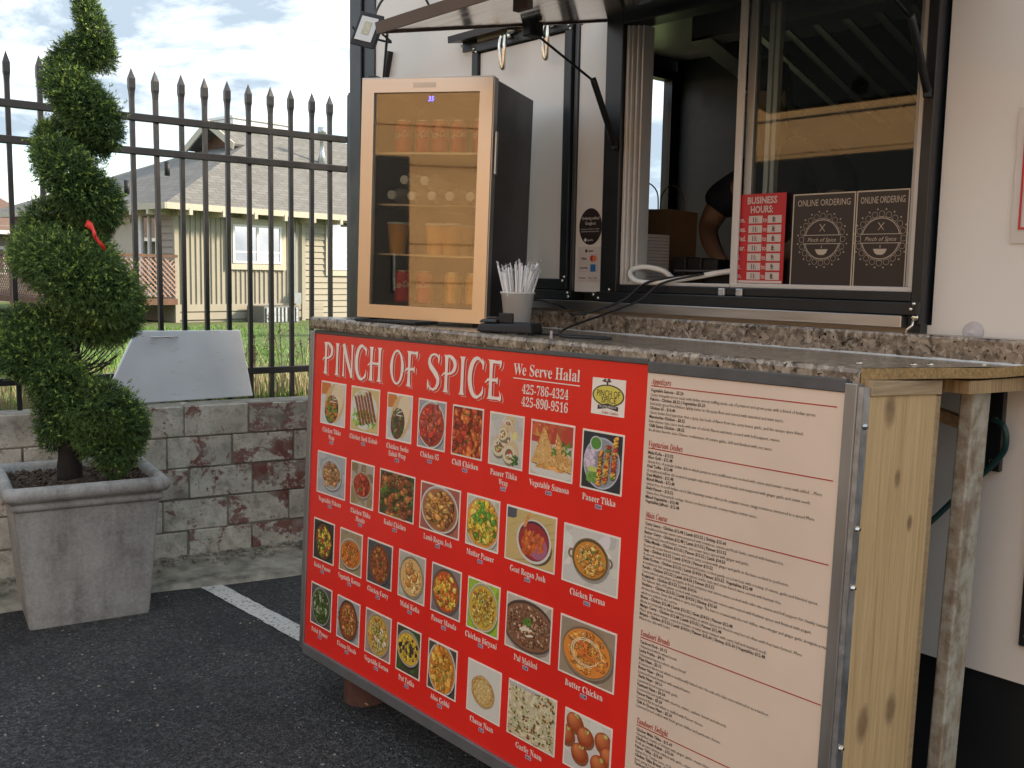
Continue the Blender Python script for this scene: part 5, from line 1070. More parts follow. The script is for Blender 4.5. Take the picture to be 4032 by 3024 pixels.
def food(pr, kind, bgc, rim, basec, pal, n=170, sz=.045, herbs=14, rx=.44, rz=.42, cx=.5, cz=.5, rot=0, bg2=None):
    rx *= 1.07; rz *= 1.07; sz *= 1.12
    pr.rect(0, 1, 0, 1, bgc)
    for i in range(26): pr.ell(random.random(), random.random(), random.uniform(.05, .25), random.uniform(.03, .14), vary(bg2 or bgc, .22), random.random() * 3, 9, .2)
    if kind == 'pan' or kind == 'handles':
        for sg_ in (-1, 1): pr.ell(cx + sg_ * (rx + .03), cz + .02, .07, .09, vary(rim, .1), 0, 14); pr.ell(cx + sg_ * (rx + .03), cz + .02, .035, .055, vary(bgc, .1), 0, 12)
    if kind != 'pile':
        pr.ell(cx + .02, cz - .04, rx + .03, rz + .03, tuple(x * .5 for x in bgc), rot); pr.ell(cx, cz, rx + .02, rz + .02, rim, rot, 32); pr.ell(cx, cz, rx - .005, rz - .005, tuple(x * .55 for x in rim), rot, 32); pr.ell(cx, cz - .01, rx - .02, rz - .03, basec, rot, 30)
    ins = .90 if kind != 'pile' else 1.0
    for i in range(n):
        a = random.uniform(0, 6.28); q = random.random() ** .5; ex, ez = (rx - .05) * q * math.cos(a) * ins, (rz - .06) * q * math.sin(a) * ins
        x = cx + ex * math.cos(rot) - ez * math.sin(rot); z = cz + ex * math.sin(rot) + ez * math.cos(rot); c = vary(random.choice(pal), .35); s_ = sz * random.uniform(.4, 1.4); ro = random.random() * 3
        pr.ell(x + .006, z - .008, s_ * 1.1, s_ * .75, tuple(v_ * .35 for v_ in c), ro, 7, .25); pr.ell(x, z, s_, s_ * .68, c, ro, 8, .25); pr.ell(x - s_ * .2, z + s_ * .2, s_ * .4, s_ * .22, tuple(min(1, v_ * 1.7 + .04) for v_ in c), ro, 6, .3)
    for i in range(herbs):
        a = random.uniform(0, 6.28); q = random.random() ** .7 * .8; pr.ell(cx + rx * q * math.cos(a) * .8, cz + rz * q * math.sin(a) * .8, random.uniform(.012, .04), random.uniform(.01, .02), vary(random.choice(GRN), .3), random.random() * 3, 6, .35)
WHT, DRK, GRY, TAN_, WD_ = (.72, .68, .60), (.025, .02, .018), (.36, .35, .34), (.50, .38, .24), (.18, .10, .05)
O1, O2, R1, B1, Y1, Y2, CR, RD = (.75, .22, .02), (.80, .34, .06), (.42, .05, .015), (.16, .06, .02), (.80, .52, .05), (.72, .60, .14), (.82, .70, .48), (.60, .04, .02)
PK = (.55, .09, .05)
def sp_kebab(pr):
    pr.rect(0, 1, 0, 1, (.66, .50, .20)); pr.ell(.46, .5, .5, .47, WHT); 
    for i in range(50): pr.ell(.08 + random.random() * .8, .12 + random.random() * .35, .07, .035, vary((.25, .45, .06), .4), random.random() * 3, 7, .3)
    for k in range(6):
        for j in range(16): t_ = j / 15; x = .14 + k * .105 + t_ * .22; z = .78 - k * .0 - t_ * .62 + k * .03; pr.ell(x + .012, z - .012, .055, .028, (.07, .025, .01), -.4, 9); pr.ell(x, z, .052, .026, vary((.28, .09, .03), .3), -.4, 9, .1)
    for i in range(30): pr.ell(.25 + random.random() * .25, .82 + random.random() * .1, .04, .006, vary((.7, .65, .3)), random.random() * 3, 6)
def sp_wrap(pr, meat):
    pr.rect(0, 1, 0, 1, (.66, .64, .60)); 
    for i in range(20): pr.ell(random.random(), random.random(), .25, .12, vary((.62, .60, .56), .12), random.random() * 3, 9, .2)
    pr.ell(.1, .9, .3, .2, (.62, .20, .04)); pr.ell(.56, .52, .40, .50, (.66, .44, .20), -.35, 24); pr.ell(.66, .60, .26, .46, (.78, .62, .38), -.35, 24); pr.ell(.45, .36, .29, .36, (.09, .05, .025), -.3, 20)
    for i in range(90): a = random.uniform(0, 6.28); q = random.random() ** .5; pr.ell(.44 + .25 * q * math.cos(a), .36 + .32 * q * math.sin(a), .055, .035, vary(random.choice(meat), .4), random.random() * 3, 7, .3)
    for i in range(8): pr.ell(.2 + random.random() * .5, .15 + random.random() * .5, .05, .02, vary(random.choice(GRN)), random.random() * 3, 7)
    for i in range(5): pr.ell(.5 + random.random() * .2, .55 + .08 * i, .16, .012, (.75, .66, .6), .3 * i, 10)
def sp_rolls(pr):
    pr.rect(0, 1, 0, 1, (.58, .55, .46))
    for i in range(30): pr.ell(random.random(), random.random(), .2, .1, vary((.60, .57, .49), .12), random.random() * 3, 9, .2)
    for (x, z, r_) in ((.55, .80, .15), (.28, .34, .20), (.52, .55, .20), (.62, .24, .20), (.40, .62, .14)):
        pr.ell(x + .03, z - .04, r_ * 1.1, r_ * .95, (.25, .2, .12), .3); pr.ell(x + .05, z + .06, r_ * 1.25, r_, (.66, .50, .28), .5); 
        for i in range(10): pr.ell(x + .05 + random.uniform(-.1, .1), z + .08 + random.uniform(-.05, .05), .03, .012, vary((.40, .24, .10)), random.random() * 3, 6)
        pr.ell(x, z, r_, r_ * .9, (.72, .62, .42), .3); pr.ell(x, z, r_ * .6, r_ * .55, (.22, .13, .06), .3)
        for i in range(14): pr.ell(x + random.uniform(-.45, .45) * r_, z + random.uniform(-.4, .4) * r_, .03, .02, vary(random.choice([CR, Y1, RD, GRN[1], WHT]), .3), random.random() * 3, 6)
    for i in range(12): pr.ell(.80 + random.uniform(-.08, .08), .12 + random.uniform(-.08, .12), .06, .025, vary(GRN[0], .3), random.random() * 3, 7)
    pr.ell(.78, .62, .10, .07, (.75, .66, .25), .8)
def sp_samosa(pr):
    pr.rect(0, 1, 0, 1, (.62, .55, .45)); pr.rect(0, 1, .62, 1, (.50, .06, .03)); pr.ell(.2, .85, .3, .12, (.66, .30, .06))
    for i in range(20): pr.ell(random.random(), .7 + random.random() * .3, .1, .05, vary((.55, .10, .04), .4), random.random() * 3, 8)
    pr.ell(.55, .14, .6, .16, WHT)
    def sm(pts, c):
        pr.poly([(x + .02, z - .02) for x, z in pts], (.18, .07, .02)); pr.poly(pts, c)
        bx = [p[0] for p in pts]; bz = [p[1] for p in pts]
        for i in range(70):
            a, b2 = random.random(), random.random()
            if a + b2 > 1: a, b2 = 1 - a, 1 - b2
            x = pts[0][0] + (pts[1][0] - pts[0][0]) * a + (pts[2][0] - pts[0][0]) * b2; z = pts[0][1] + (pts[1][1] - pts[0][1]) * a + (pts[2][1] - pts[0][1]) * b2; pr.ell(x, z, .035, .018, vary(random.choice([(.72, .40, .12), (.80, .50, .18), (.62, .28, .07)]), .25), random.random() * 3, 7, .3)
    sm([(.62, .86), (1.0, .30), (.55, .25)], (.66, .34, .10)); sm([(.30, .93), (.74, .16), (.02, .22)], (.72, .42, .14)); sm([(.98, .45), (1.0, .15), (.62, .2)], (.72, .42, .14))
    for i in range(8): pr.ell(.2 + i * .08, .16 + random.uniform(-.02, .02), .07, .03, vary((.74, .36, .08)), 0, 8)
    for i in range(16): pr.ell(.86 + random.uniform(-.12, .1), .58 + random.uniform(-.1, .1), .05, .02, vary(GRN[1], .4), random.random() * 3, 7)
    for i in range(9): pr.ell(.57 + random.uniform(-.04, .05), .48 + random.uniform(-.08, .08), .04, .015, vary(GRN[1], .4), random.random() * 3, 7)
def sp_tikka(pr):
    pr.rect(0, 1, 0, 1, (.03, .03, .035)); pr.ell(.5, .47, .47, .46, (.50, .52, .56), 0, 30); pr.ell(.5, .47, .44, .43, (.30, .31, .33), 0, 30)
    for i in range(50): pr.ell(.18 + random.uniform(-.1, .12), .52 + random.uniform(-.14, .14), .06, .03, vary((.62, .50, .58), .3), random.random() * 3, 8)
    for i in range(40): pr.ell(.25 + random.uniform(-.1, .12), .20 + random.uniform(-.08, .10), .05, .025, vary(GRN[2], .5), random.random() * 3, 7)
    for k in range(3): pr.ell(.2 + k * .07, .34, .06, .05, (.55, .62, .15), 0, 12)
    for (x0, x1) in ((.44, .47), (.60, .66), (.80, .84)):
        z0, z1 = (.10, .66) if x0 < .5 else ((.16, .78) if x0 < .7 else (.26, .94))
        for j in range(12): t_ = j / 11; x = x0 + (x1 - x0) * t_; z = z0 + (z1 - z0) * t_; pr.ell(x + .01, z - .01, .075, .04, (.15, .05, .02), .2, 8, .2); pr.ell(x, z, .07, .036, vary(random.choice([Y1, O2, (.75, .42, .06), RD, GRN[2]]), .3), random.random(), 8, .2)
        for j in range(26): t_ = random.random(); pr.ell(x0 + (x1 - x0) * t_ + random.uniform(-.05, .05), z0 + (z1 - z0) * t_, .02, .012, vary(random.choice([B1, O1, Y1]), .4), random.random() * 3, 6)
    pr.ell(.34, .80, .16, .14, (.62, .62, .60), 0, 24); pr.ell(.34, .81, .13, .11, (.10, .28, .04), 0, 22)
def sp_gulab(pr):
    pr.rect(0, 1, 0, 1, (.68, .64, .56))
    for i in range(14): pr.ell(random.random(), random.random(), .3, .15, vary((.70, .66, .58), .1), random.random() * 3, 9)
    for (x, z) in ((.20, .84), (.02, .55), (.45, .66), (.85, .72), (.98, .5), (.34, .32), (.78, .28)):
        pr.ell(x + .02, z - .04, .20, .19, (.25, .10, .04), .3, 22)
        for q in range(7): pr.ell(x - .012 * q, z + .012 * q, .19 - .024 * q, .175 - .022 * q, tuple(a + (b2 - a) * q / 6 for a, b2 in zip((.34, .05, .01), (.70, .22, .07))), .3, 22)
        for q in range(9): pr.ell(x + .04 + random.uniform(-.04, .05), z + .11 + random.uniform(-.03, .03), .028, .012, vary((.50, .52, .14), .4), random.random() * 3, 6)
def sp_cheese(pr):
    pr.rect(0, 1, 0, 1, (.72, .69, .60)); pr.ell(.49, .46, .37, .31, (.48, .42, .30), -.12, 26, .02); pr.ell(.47, .48, .37, .31, (.48, .24, .07), -.12, 30, .03); pr.ell(.47, .485, .345, .285, (.66, .46, .16), -.12, 30, .03)
    for i in range(260): a = random.uniform(0, 6.28); q = random.random() ** .5; pr.ell(.47 + .33 * q * math.cos(a), .485 + .27 * q * math.sin(a), .025, .014, vary(random.choice([(.74, .58, .26), (.78, .64, .32), (.62, .38, .10)]) if q < .85 else (.52, .26, .06), .2), random.random() * 3, 6, .3)
def sp_garlic(pr):
    pr.rect(0, 1, 0, 1, (.60, .52, .30))
    for i in range(240): pr.ell(random.random(), random.random(), .06, .03, vary((.70, .62, .40), .22), random.random() * 3, 8, .3)
    for i in range(70): x, z = random.random(), random.random(); pr.ell(x, z, .035, .022, vary((.30, .13, .04), .4), random.random() * 3, 7, .4); pr.ell(x, z, .015, .01, (.08, .04, .02), 0, 6)
    for i in range(90): pr.ell(random.random(), random.random(), .022, .010, vary(random.choice(GRN), .4), random.random() * 3, 6, .3)
    for i in range(50): pr.ell(random.random(), random.random(), .012, .01, (.75, .62, .15), 0, 5)
    pr.ell(.2, 1.0, .5, .05, (.5, .5, .5)); 
    for i in range(24): pr.ell(i / 24, .14 + .004 * i + random.uniform(-.01, .01), .03, .008, (.32, .26, .10), 0, 6)
def sp_goat(pr):
    pr.rect(0, 1, 0, 1, (.62, .46, .18)); pr.rect(0, .2, .8, 1, (.10, .10, .12))
    for i in range(20): pr.ell(random.random(), random.random(), .4, .02, vary((.55, .38, .14), .2), .4, 9)
    pr.ell(.62, .36, .34, .34, (.13, .07, .03)); pr.ell(.58, .46, .36, .42, WHT, 0, 30); pr.ell(.58, .47, .32, .38, (.10, .03, .04), 0, 30); pr.ell(.58, .45, .31, .35, (.36, .03, .03), 0, 28); pr.ell(.66, .38, .2, .24, (.42, .14, .22), 0, 20)
    for i in range(60): pr.ell(.48 + random.uniform(-.12, .12), .42 + random.uniform(-.2, .2), .06, .03, vary(random.choice([(.60, .12, .02), (.50, .07, .02), (.70, .22, .05)]), .3), 1.2, 8, .2)
    for i in range(30): pr.ell(.70 + random.uniform(-.08, .08), .48 + random.uniform(-.18, .14), .05, .03, vary((.58, .12, .03), .35), 1.4, 8, .2)
    for i in range(12): pr.ell(.38 + i * .008, .72 + i * .022, .035, .03, vary((.72, .32, .10), .2), 0, 8)
def sp_butter(pr):
    food(pr, 'handles', (.36, .27, .18), (.34, .24, .14), (.78, .27, .04), [(.78, .30, .05), (.82, .36, .08), (.70, .20, .03)], 90, .05, 8, .43, .42)
    for a0 in (0, .8):
        for k in range(40): a = k / 40 * 5.2 + a0; rr = .28 - .04 * a0; pr.ell(.5 + rr * math.cos(a), .5 + rr * .9 * math.sin(a), .028, .010, (.85, .70, .42), a + 1.57, 7, .3)
    for i in range(26): pr.ell(.52 + random.uniform(-.14, .16), .48 + random.uniform(-.1, .16), .05, .03, vary((.66, .18, .03), .35), random.random() * 3, 8, .3)
    for i in range(6): pr.ell(.5 + random.uniform(-.1, .1), .5 + random.uniform(-.12, .12), .025, .012, (.30, .03, .01), random.random() * 3, 7)
PICS = [
 ('Chicken Tikka\nWrap', .098, .287, -.189, -.358, lambda p: sp_wrap(p, [(.62, .16, .03), O1, B1, GRN[1]]), '$11.40'),
 ('Chicken Seek Kebab', .328, .527, -.189, -.358, sp_kebab, '$13.00'),
 ('Chicken Seeks\nKebab Wrap', .578, .738, -.191, -.360, lambda p: sp_wrap(p, [B1, (.12, .07, .04), GRN[0], (.3, .2, .12)]), '$10.40'),
 ('Chicken 65', .775, .937, -.193, -.361, lambda p: food(p, 'plate', GRY, WHT, R1, [PK, R1, RD, (.36, .06, .04)], 90, .085, 22, .47, .46), '$10.40'),
 ('Chill Chicken', .973, 1.137, -.195, -.361, lambda p: food(p, 'pile', (.20, .03, .01), WHT, R1, [(.55, .07, .02), (.40, .04, .01), (.66, .16, .03)], 130, .085, 12, .62, .6), '$8.32'),
 ('Paneer Tikka\nWrap', 1.170, 1.335, -.197, -.363, sp_rolls, '$11.40'),
 ('Vegetable Samosa', 1.367, 1.556, -.199, -.366, sp_samosa, '$5.20'),
 ('Paneer Tikka', 1.588, 1.750, -.201, -.369, sp_tikka, '$15.60'),
 ('Vegetable Pakora', .088, .308, -.469, -.636, lambda p: food(p, 'plate', (.40, .41, .40), (.55, .55, .52), (.4, .35, .28), [(.45, .20, .07), (.60, .34, .12), (.30, .12, .05)], 90, .06, 12, .34, .34), '$5.20'),
 ('Chicken Tikka\nMasala', .347, .510, -.471, -.638, lambda p: food(p, 'handles', (.42, .36, .28), (.50, .36, .26), R1, [R1, (.50, .08, .03), (.28, .03, .01)], 90, .06, 8, .38, .28, .5, .5, bg2=(.3, .22, .1)), '$13.52'),
 ('Kadai Chicken', .549, .774, -.471, -.637, lambda p: food(p, 'pile', (.05, .07, .02), DRK, B1, [(.32, .09, .02), (.20, .06, .02), (.10, .13, .02), (.42, .16, .04)], 150, .075, 26, .6, .58), '$12.48'),
 ('Lamb Rogan Josh', .810, 1.037, -.474, -.639, lambda p: food(p, 'plate', (.40, .12, .08), WHT, (.42, .16, .06), [(.62, .30, .06), (.66, .38, .10), (.50, .20, .04), B1], 110, .065, 4, .44, .46), '$14.56'),
 ('Muttar Paneer', 1.072, 1.240, -.473, -.639, lambda p: food(p, 'plate', (.60, .55, .42), WHT, O2, [Y1, (.80, .58, .10), (.72, .36, .03), (.16, .36, .03)], 130, .065, 26, .52, .50), '$13.52'),
 ('Goat Rogan Josh', 1.273, 1.502, -.474, -.643, sp_goat, '$15.60'),
 ('Chicken Korma', 1.533, 1.757, -.480, -.649, lambda p: food(p, 'handles', (.66, .62, .54), (.20, .13, .05), (.66, .26, .03), [(.72, .34, .06), (.66, .24, .03), (.78, .48, .14)], 120, .04, 16, .30, .33), '$13.52'),
 ('Kadai Paneer', .078, .241, -.741, -.906, lambda p: food(p, 'pan', (.04, .05, .03), DRK, (.12, .06, .02), [Y1, (.62, .42, .06), (.10, .16, .02), (.42, .05, .02)], 110, .055, 20, .42, .46), '$13.52'),
 ('Vegetable Korma', .284, .448, -.741, -.906, lambda p: food(p, 'plate', (.36, .28, .16), (.60, .50, .36), (.60, .18, .02), [(.64, .22, .03), (.56, .14, .02)], 70, .06, 14, .46, .34, .5, .46, .1), '$12.48'),
 ('Chicken Curry', .485, .653, -.740, -.905, lambda p: food(p, 'pan', (.08, .08, .08), (.14, .10, .09), (.24, .06, .015), [(.34, .09, .02), (.26, .06, .015), (.44, .17, .04)], 130, .055, 8, .40, .44), '$12.48'),
 ('Malai Kofta', .694, .859, -.738, -.905, lambda p: (food(p, 'handles', (.48, .44, .36), (.34, .28, .18), (.74, .46, .16), [(.78, .52, .22), (.72, .40, .12)], 60, .06, 12, .42, .42), [(p.ell(x, z, .11, .10, (.30, .10, .02)), p.ell(x - .01, z + .015, .10, .09, (.62, .24, .04)), p.ell(x - .03, z + .03, .05, .04, (.76, .40, .10))) for x, z in ((.40, .62), (.62, .50), (.38, .34))]), '$13.52'),
 ('Paneer Masala', .896, 1.062, -.739, -.905, lambda p: food(p, 'pan', (.24, .20, .18), (.16, .12, .10), (.55, .10, .02), [Y1, (.62, .14, .02), (.70, .22, .03), (.78, .56, .12)], 150, .055, 14, .44, .44), '$13.52'),
 ('Chicken Biryani', 1.097, 1.262, -.740, -.907, lambda p: food(p, 'plate', (.34, .52, .04), (.66, .60, .42), (.66, .42, .05), [(.72, .52, .08), (.66, .36, .04), (.74, .60, .16), (.50, .16, .03)], 220, .030, 14, .44, .45), '$13.52'),
 ('Dal Makhni', 1.294, 1.504, -.741, -.911, lambda p: (food(p, 'plate', (.56, .48, .38), (.12, .08, .06), (.26, .12, .06), [(.36, .18, .09), (.22, .09, .04), (.50, .32, .20)], 240, .030, 0, .56, .44), [p.ell(.5 + random.uniform(-.12, .14), .40 + random.uniform(-.06, .06), .10, .025, (.80, .70, .50), random.random(), 9, .3) for _ in range(7)], [p.ell(.5 + random.uniform(-.06, .06), .60 + random.uniform(-.06, .06), .05, .03, vary(GRN[1], .4), random.random() * 3, 7, .3) for _ in range(14)]), '$12.48'),
 ('Butter Chicken', 1.539, 1.764, -.745, -.915, sp_butter, '$12.48'),
 ('Palak Paneer', .075, .240, -1.004, -1.172, lambda p: food(p, 'handles', (.10, .09, .08), (.30, .32, .28), (.05, .08, .015), [(.07, .11, .02), (.40, .42, .26), (.10, .15, .03), (.04, .07, .01)], 120, .045, 20, .42, .44), '$12.48'),
 ('Channa Masala', .283, .450, -1.006, -1.171, lambda p: food(p, 'pan', (.34, .34, .34), (.10, .06, .04), (.28, .07, .02), [(.50, .18, .04), (.60, .26, .08), (.36, .10, .02)], 130, .045, 20, .40, .46), '$12.48'),
 ('Vegetable Korma', .491, .664, -1.002, -1.169, lambda p: food(p, 'plate', (.34, .26, .22), (.50, .40, .26), (.60, .38, .06), [(.62, .44, .10), (.70, .62, .40), (.58, .22, .04), (.66, .50, .16)], 130, .045, 40, .42, .46), '$12.48'),
 ('Dal Tadka', .701, .851, -1.002, -1.171, lambda p: food(p, 'handles', (.07, .06, .03), (.45, .42, .36), (.74, .46, .04), [(.78, .52, .06), (.72, .42, .04), (.05, .03, .03)], 90, .055, 26, .46, .36, .5, .56, bg2=(.05, .12, .02)), '$12.48'),
 ('Aloo Gobhi', .895, 1.059, -1.003, -1.174, lambda p: food(p, 'plate', (.08, .07, .05), WHT, (.6, .24, .03), [(.72, .28, .03), (.66, .22, .02), (.78, .42, .08)], 90, .085, 36, .46, .50), '$12.48'),
 ('Cheese Naan', 1.118, 1.289, -1.004, -1.175, sp_cheese, '$5.20'),
 ('Garlic Naan', 1.324, 1.543, -1.006, -1.177, sp_garlic, '$4.16'),
 ('Gulab Jamun', 1.579, 1.768, -1.010, -1.178, sp_gulab, '$5.20')]
for cap, u0, u1, v1, v0, fn, price in PICS:
    b_ = .0055; nm = cap.replace('\n', ' ').lower()
    fr = lb('food_picture', u0, u1, -.0032, -.0018, v0, v1, 'lett', mbd); fr['label'] = 'printed picture of ' + nm
    pr = Print(u0 + b_, u1 - b_, v0 + b_, v1 - b_, -.0034); fn(pr); obj('picture_print', pr.mb, 'print', fr, world=False)
    mb = MB(); cx = (u0 + u1) / 2 - .004; lines = cap.split('\n'); z = v0 - .032
    for l_ in lines:
        k = .0118 * .92; add_text(mb, serif(l_), (cx, -.0030, z), X3, Z3, .0275, min(len(l_) * k, .245), 'C', 0, res=1); z -= .026
    obj('caption', mb, 'lett', fr, world=False)
    t_ = lb('price_tag', cx - .013, cx + .013, -.0026, -.0018, z + .009, z + .021, 'tag', fr); mb = MB(); add_text(mb, price, (cx, -.0030, z + .0115), X3, Z3, .011, .021, 'C', .03, res=1); obj('price', mb, 'inkd', fr, world=False)
# round logo square
lg_ = lb('logo_square', 1.616, 1.743, -.0032, -.0018, -.155, -.054, 'lett', mbd)
pr = Print(1.616, 1.743, -.155, -.054, -.0034); pr.ell(.5, .54, .48, .30, (.06, .045, .02), 0, 40); pr.ell(.5, .54, .44, .265, (.74, .62, .10), 0, 40)
pr.poly([(.20, .14), (.5, .20), (.82, .14), (.82, .26), (.5, .33), (.20, .26)], (.03, .03, .03)); pr.ell(.44, .93, .14, .035, (.10, .07, .05), 0, 16); pr.ell(.40, .955, .05, .04, (.10, .07, .05)); pr.ell(.5, .965, .05, .04, (.10, .07, .05)); pr.ell(.44, .955, .03, .02, (.75, .68, .58)); pr.ell(.46, .86, .03, .05, (.10, .07, .05)); obj('logo_print', pr.mb, 'print', lg_, world=False)
mb = MB(); add_text(mb, 'PINCH OF', (1.681, -.0042, -.104), X3, Z3, .026, .088, 'C', .0); add_text(mb, 'SPICE', (1.684, -.0042, -.121), X3, Z3, .024, .058, 'C', .0); obj('logo_text', mb, 'inkd', lg_, world=False)
mb = MB(); add_text(mb, 'THE LASTING IMPRESSION', (1.680, -.0042, -.1345), X3, Z3, .010, .066, 'C', .0, res=1); obj('logo_ribbon_text', mb, 'lett', lg_, world=False)
mb = MB(); add_text(mb, 'Indian Cuisine', (1.690, -.0042, -.151), X3, Z3, .013, .062, 'C', .0, .3, 1); obj('logo_note', mb, 'inkr', lg_, world=False)

# ------------------------------------------------------------------ white list menu
lm = thing('menu_list', 'cream coloured text menu panel with red headings right of the red board', 'menu board', tuple(K(1.82, 0, 0)), KR)
du = -1.82
def lb2(name, u0, u1, y0, y1, z0, z1, mat, parent, bevel=0): return obj(name, MB().box(u0 + du, u1 + du, y0, y1, z0, z1), mat, parent, world=False, bevel=bevel)
lb2('panel', 1.8195, 2.398, -.0023, .02, -1.27, -.026, 'cream', lm); lb2('side_rail', 2.3985, 2.4275, -.008, .021, -1.312, -.004, 'alu', lm, .002); lb2('top_rail', 1.8195, 2.398, -.006, .021, -.0255, .004, 'alud', lm, .002); lb2('bottom_rail', 1.8195, 2.398, -.012, .021, -1.312, -1.2705, 'railg', lm, .002)
SEC = [('Appetizers', -.058, [(1, 'Vegetable Samosa - $5.20'), (0, 'Crispy triangular pieces made with Indian savory stuffing made out of potatoes and green peas with a blend of Indian spices.'), (1, 'Pakora - Chicken $8.32 | Vegetables $5.20'), (0, 'Delicately spiced fried fritters lightly batter in chic-peas flour and served with tamarind and mint sauce.'), (1, 'Chicken 65 - $10.40'), (0, 'Classic Indian fried appetizer that a spicy, has loads of flavor from the curry leaves garlic, and the unique spice blend.'), (1, 'Manchurian Chicken - $8.32'), (0, 'Indo-chinese style sauce made with mix of eclectic flavors and taste, tossed with bell peppers, onions.'), (1, 'Chilli Sauce Chicken - $8.32'), (0, 'An all-time favorite Indo-Chinese combination of tomato garlic, chill and finished with soy sauce.')]),
 ('Vegetarian Dishes', -.222, [(1, 'Malai Kofta - $13.52'), (1, 'Aloo Gobi - $12.48'), (0, 'Gluten free. A popular Indian dish in which potatoes and cauliflower are cooked with onion and tomato curry with added ....More'), (1, 'Daal Tadka - $12.48'), (0, 'A traditional yellow dal cooked in punjabi style with moms special masala and tempered with ginger garlic and cumin seeds.'), (1, 'Daal Makhni - $12.48'), (1, 'Bhindi Masala - $12.48'), (0, 'Gluten free. A north Indian cured dish featuring tender okra pods, piquant onions, tangy tomatoes simmered in a spiced More'), (1, 'Shahi Paneer - $13.52'), (0, 'Gluten free. Homemade cottage cheese cooked in smooth creamy tomato butter sauce.'), (1, 'Mixed Vegetables - $12.48'), (1, 'Vegetables Jalfrezi - $12.48')]),
 ('Main Course', -.410, [(1, 'Curry Sauce - Chicken $12.48 | Lamb $13.52 | Shrimp $15.60'), (0, 'A traditional brown onion curry prepared with tomatoes, onions and fresh herbs, served with basmati rice.'), (1, 'Butter Curry - Chicken $12.48 | Lamb $13.52 | Paneer $13.52'), (0, 'A deliciously smooth butter, tomato, and cream sauce spiced with ginger and garlic.'), (1, 'Tikka Masala - Chicken $13.52 | Paneer $13.52 | Lamb $14.56'), (0, 'A smooth cream based tomato and onion curry cooked with ginger and garlic in the base cooked to perfection.'), (1, 'Saag - Chicken $13.52 | Lamb $14.56 | Paneer $13.52'), (0, 'A smooth mush of fresh spinach and mustard leaves cooked gently on a low heat with a toning of onions, garlic and blended spices.'), (1, 'Shahi Korma - Chicken $13.52 | Lamb $14.56 | Paneer $13.52  Vegetables $12.48'), (0, 'A traditional dish prepared with exotic spices, herbs, nuts and cream based sauce, served with basmati rice.'), (1, 'Karahi - Chicken $13.52 | Lamb $14.56 | Paneer $13.52'), (0, 'Curry infused with ginger and garlic in fresh tomatoes and onions sauce cooked with cube size onions and bell peppers for chunky texture'), (1, 'Roganjosh - Chicken $13.52 | Lamb $14.56'), (0, 'The famous dish of Kashmir cooked with tomatoes and brown onions and roasted with Kashmir spices and finished with yogurt.'), (1, 'Vindaloo - Chicken $13.52 | Lamb $14.56 | Shrimp $15.60'), (0, 'All time favorite Goan dish which is spicy and tangy. The base is created with the red chillies, wine vinegar and ginger garlic alongside potatoes'), (0, 'which are added to the curries.'), (1, 'Bhuna - Chicken $12.48 | Lamb $13.52 | Goat $14.56 | Paneer $12.48'), (0, 'Bhuna is technically an Indian cooking technique in which spices are fried in very hot oil often until they have formed...More'), (1, 'Mango Curry - Chicken $12.48 | Lamb $13.52 | Paneer $12.48'), (0, 'Major grey sweet mango cooked in tomato creamy sauce temper with curry leaf and mustard seeds.'), (1, 'Biryani - Chicken $13.52 | Lamb $14.56 | Paneer $15.60 | Shrimp $15.60 | Vegetables $12.48'), (0, 'Mixed rice dish with herbs.')]),
 ('Tandoori Breads', -.727, [(1, 'Tandoori Roti - $3.12'), (0, 'Unleavened whole wheat bread.'), (1, 'Lacha Pratha - $4.16'), (0, 'Unleavened layered whole wheat bread.'), (1, 'Plain Naan - $3.12'), (0, 'A leavened flat bread which is traditionally baked onto the side of a clay oven referred to as a tandoor.'), (1, 'Butter Naan - $4.16'), (0, 'Leavened bread brushed with melted butter.'), (1, 'Garlic Naan - $4.16'), (0, 'Leavened bread topped with garlic.'), (1, 'Kashmiri Naan - $6.24'), (0, 'Leavened bread stuffed with cherries, raisins, cashew, fennel and almonds.'), (1, 'Paneer Naan - $5.20'), (0, 'Leavened flat bread which is stuffed with Paneer cheese.'), (1, 'Chili & Cheese Naan - $5.20'), (0, 'Leavened bread stuffed with fresh green chillies and parmesan cheese.')]),
 ('Tandoori Delight', -.964, [(1, 'Chicken Malai Tikka - $15.60'), (0, 'Chargrilled chunks of chicken with ginger, garlic, cream-cheese.'), (1, 'Chicken Seekh Kabab - $15.60'), (0, 'Fresh ground chicken rubbed with garlic, onions.'), (1, 'Paneer Tikka - $15.60'), (0, 'Gluten free. Tender piece of cheese.'), (1, 'Chicken Tikka Breast - $15.60'), (0, 'Juicy spring boneless chicken.'), (1, 'Tandoori Chicken - $15.60')])]
nxt = [-.222, -.410, -.727, -.964, -1.10]
for si, (hd, v, lines) in enumerate(SEC):
    u = 1.832 + (.022 * (-v)); mb = MB(); add_text(mb, serif(hd, True), (u + du, -.0030, v + .0035), X3, Z3, .0225, len(hd) * .0068, 'L', .0, 0, 2); Lq(mb, u + du, 2.379 + .02 * (-v) + du, v - .0025, v, -.0030)
    obj('section_heading', mb, 'inkr', lm, world=False)
    sp = .01155; mb = MB(); z = v - .0165
    if si == 1: sp = .0117
    for b_, l_ in lines:
        add_text(mb, l_, (u + du, -.0030, z), X3, Z3, .0118 if b_ else .0112, None, 'L', .022 if b_ else .0, 0, 1, sx=.90 if b_ else .885); z -= sp
    obj('section_text', mb, 'inkd', lm, world=False)

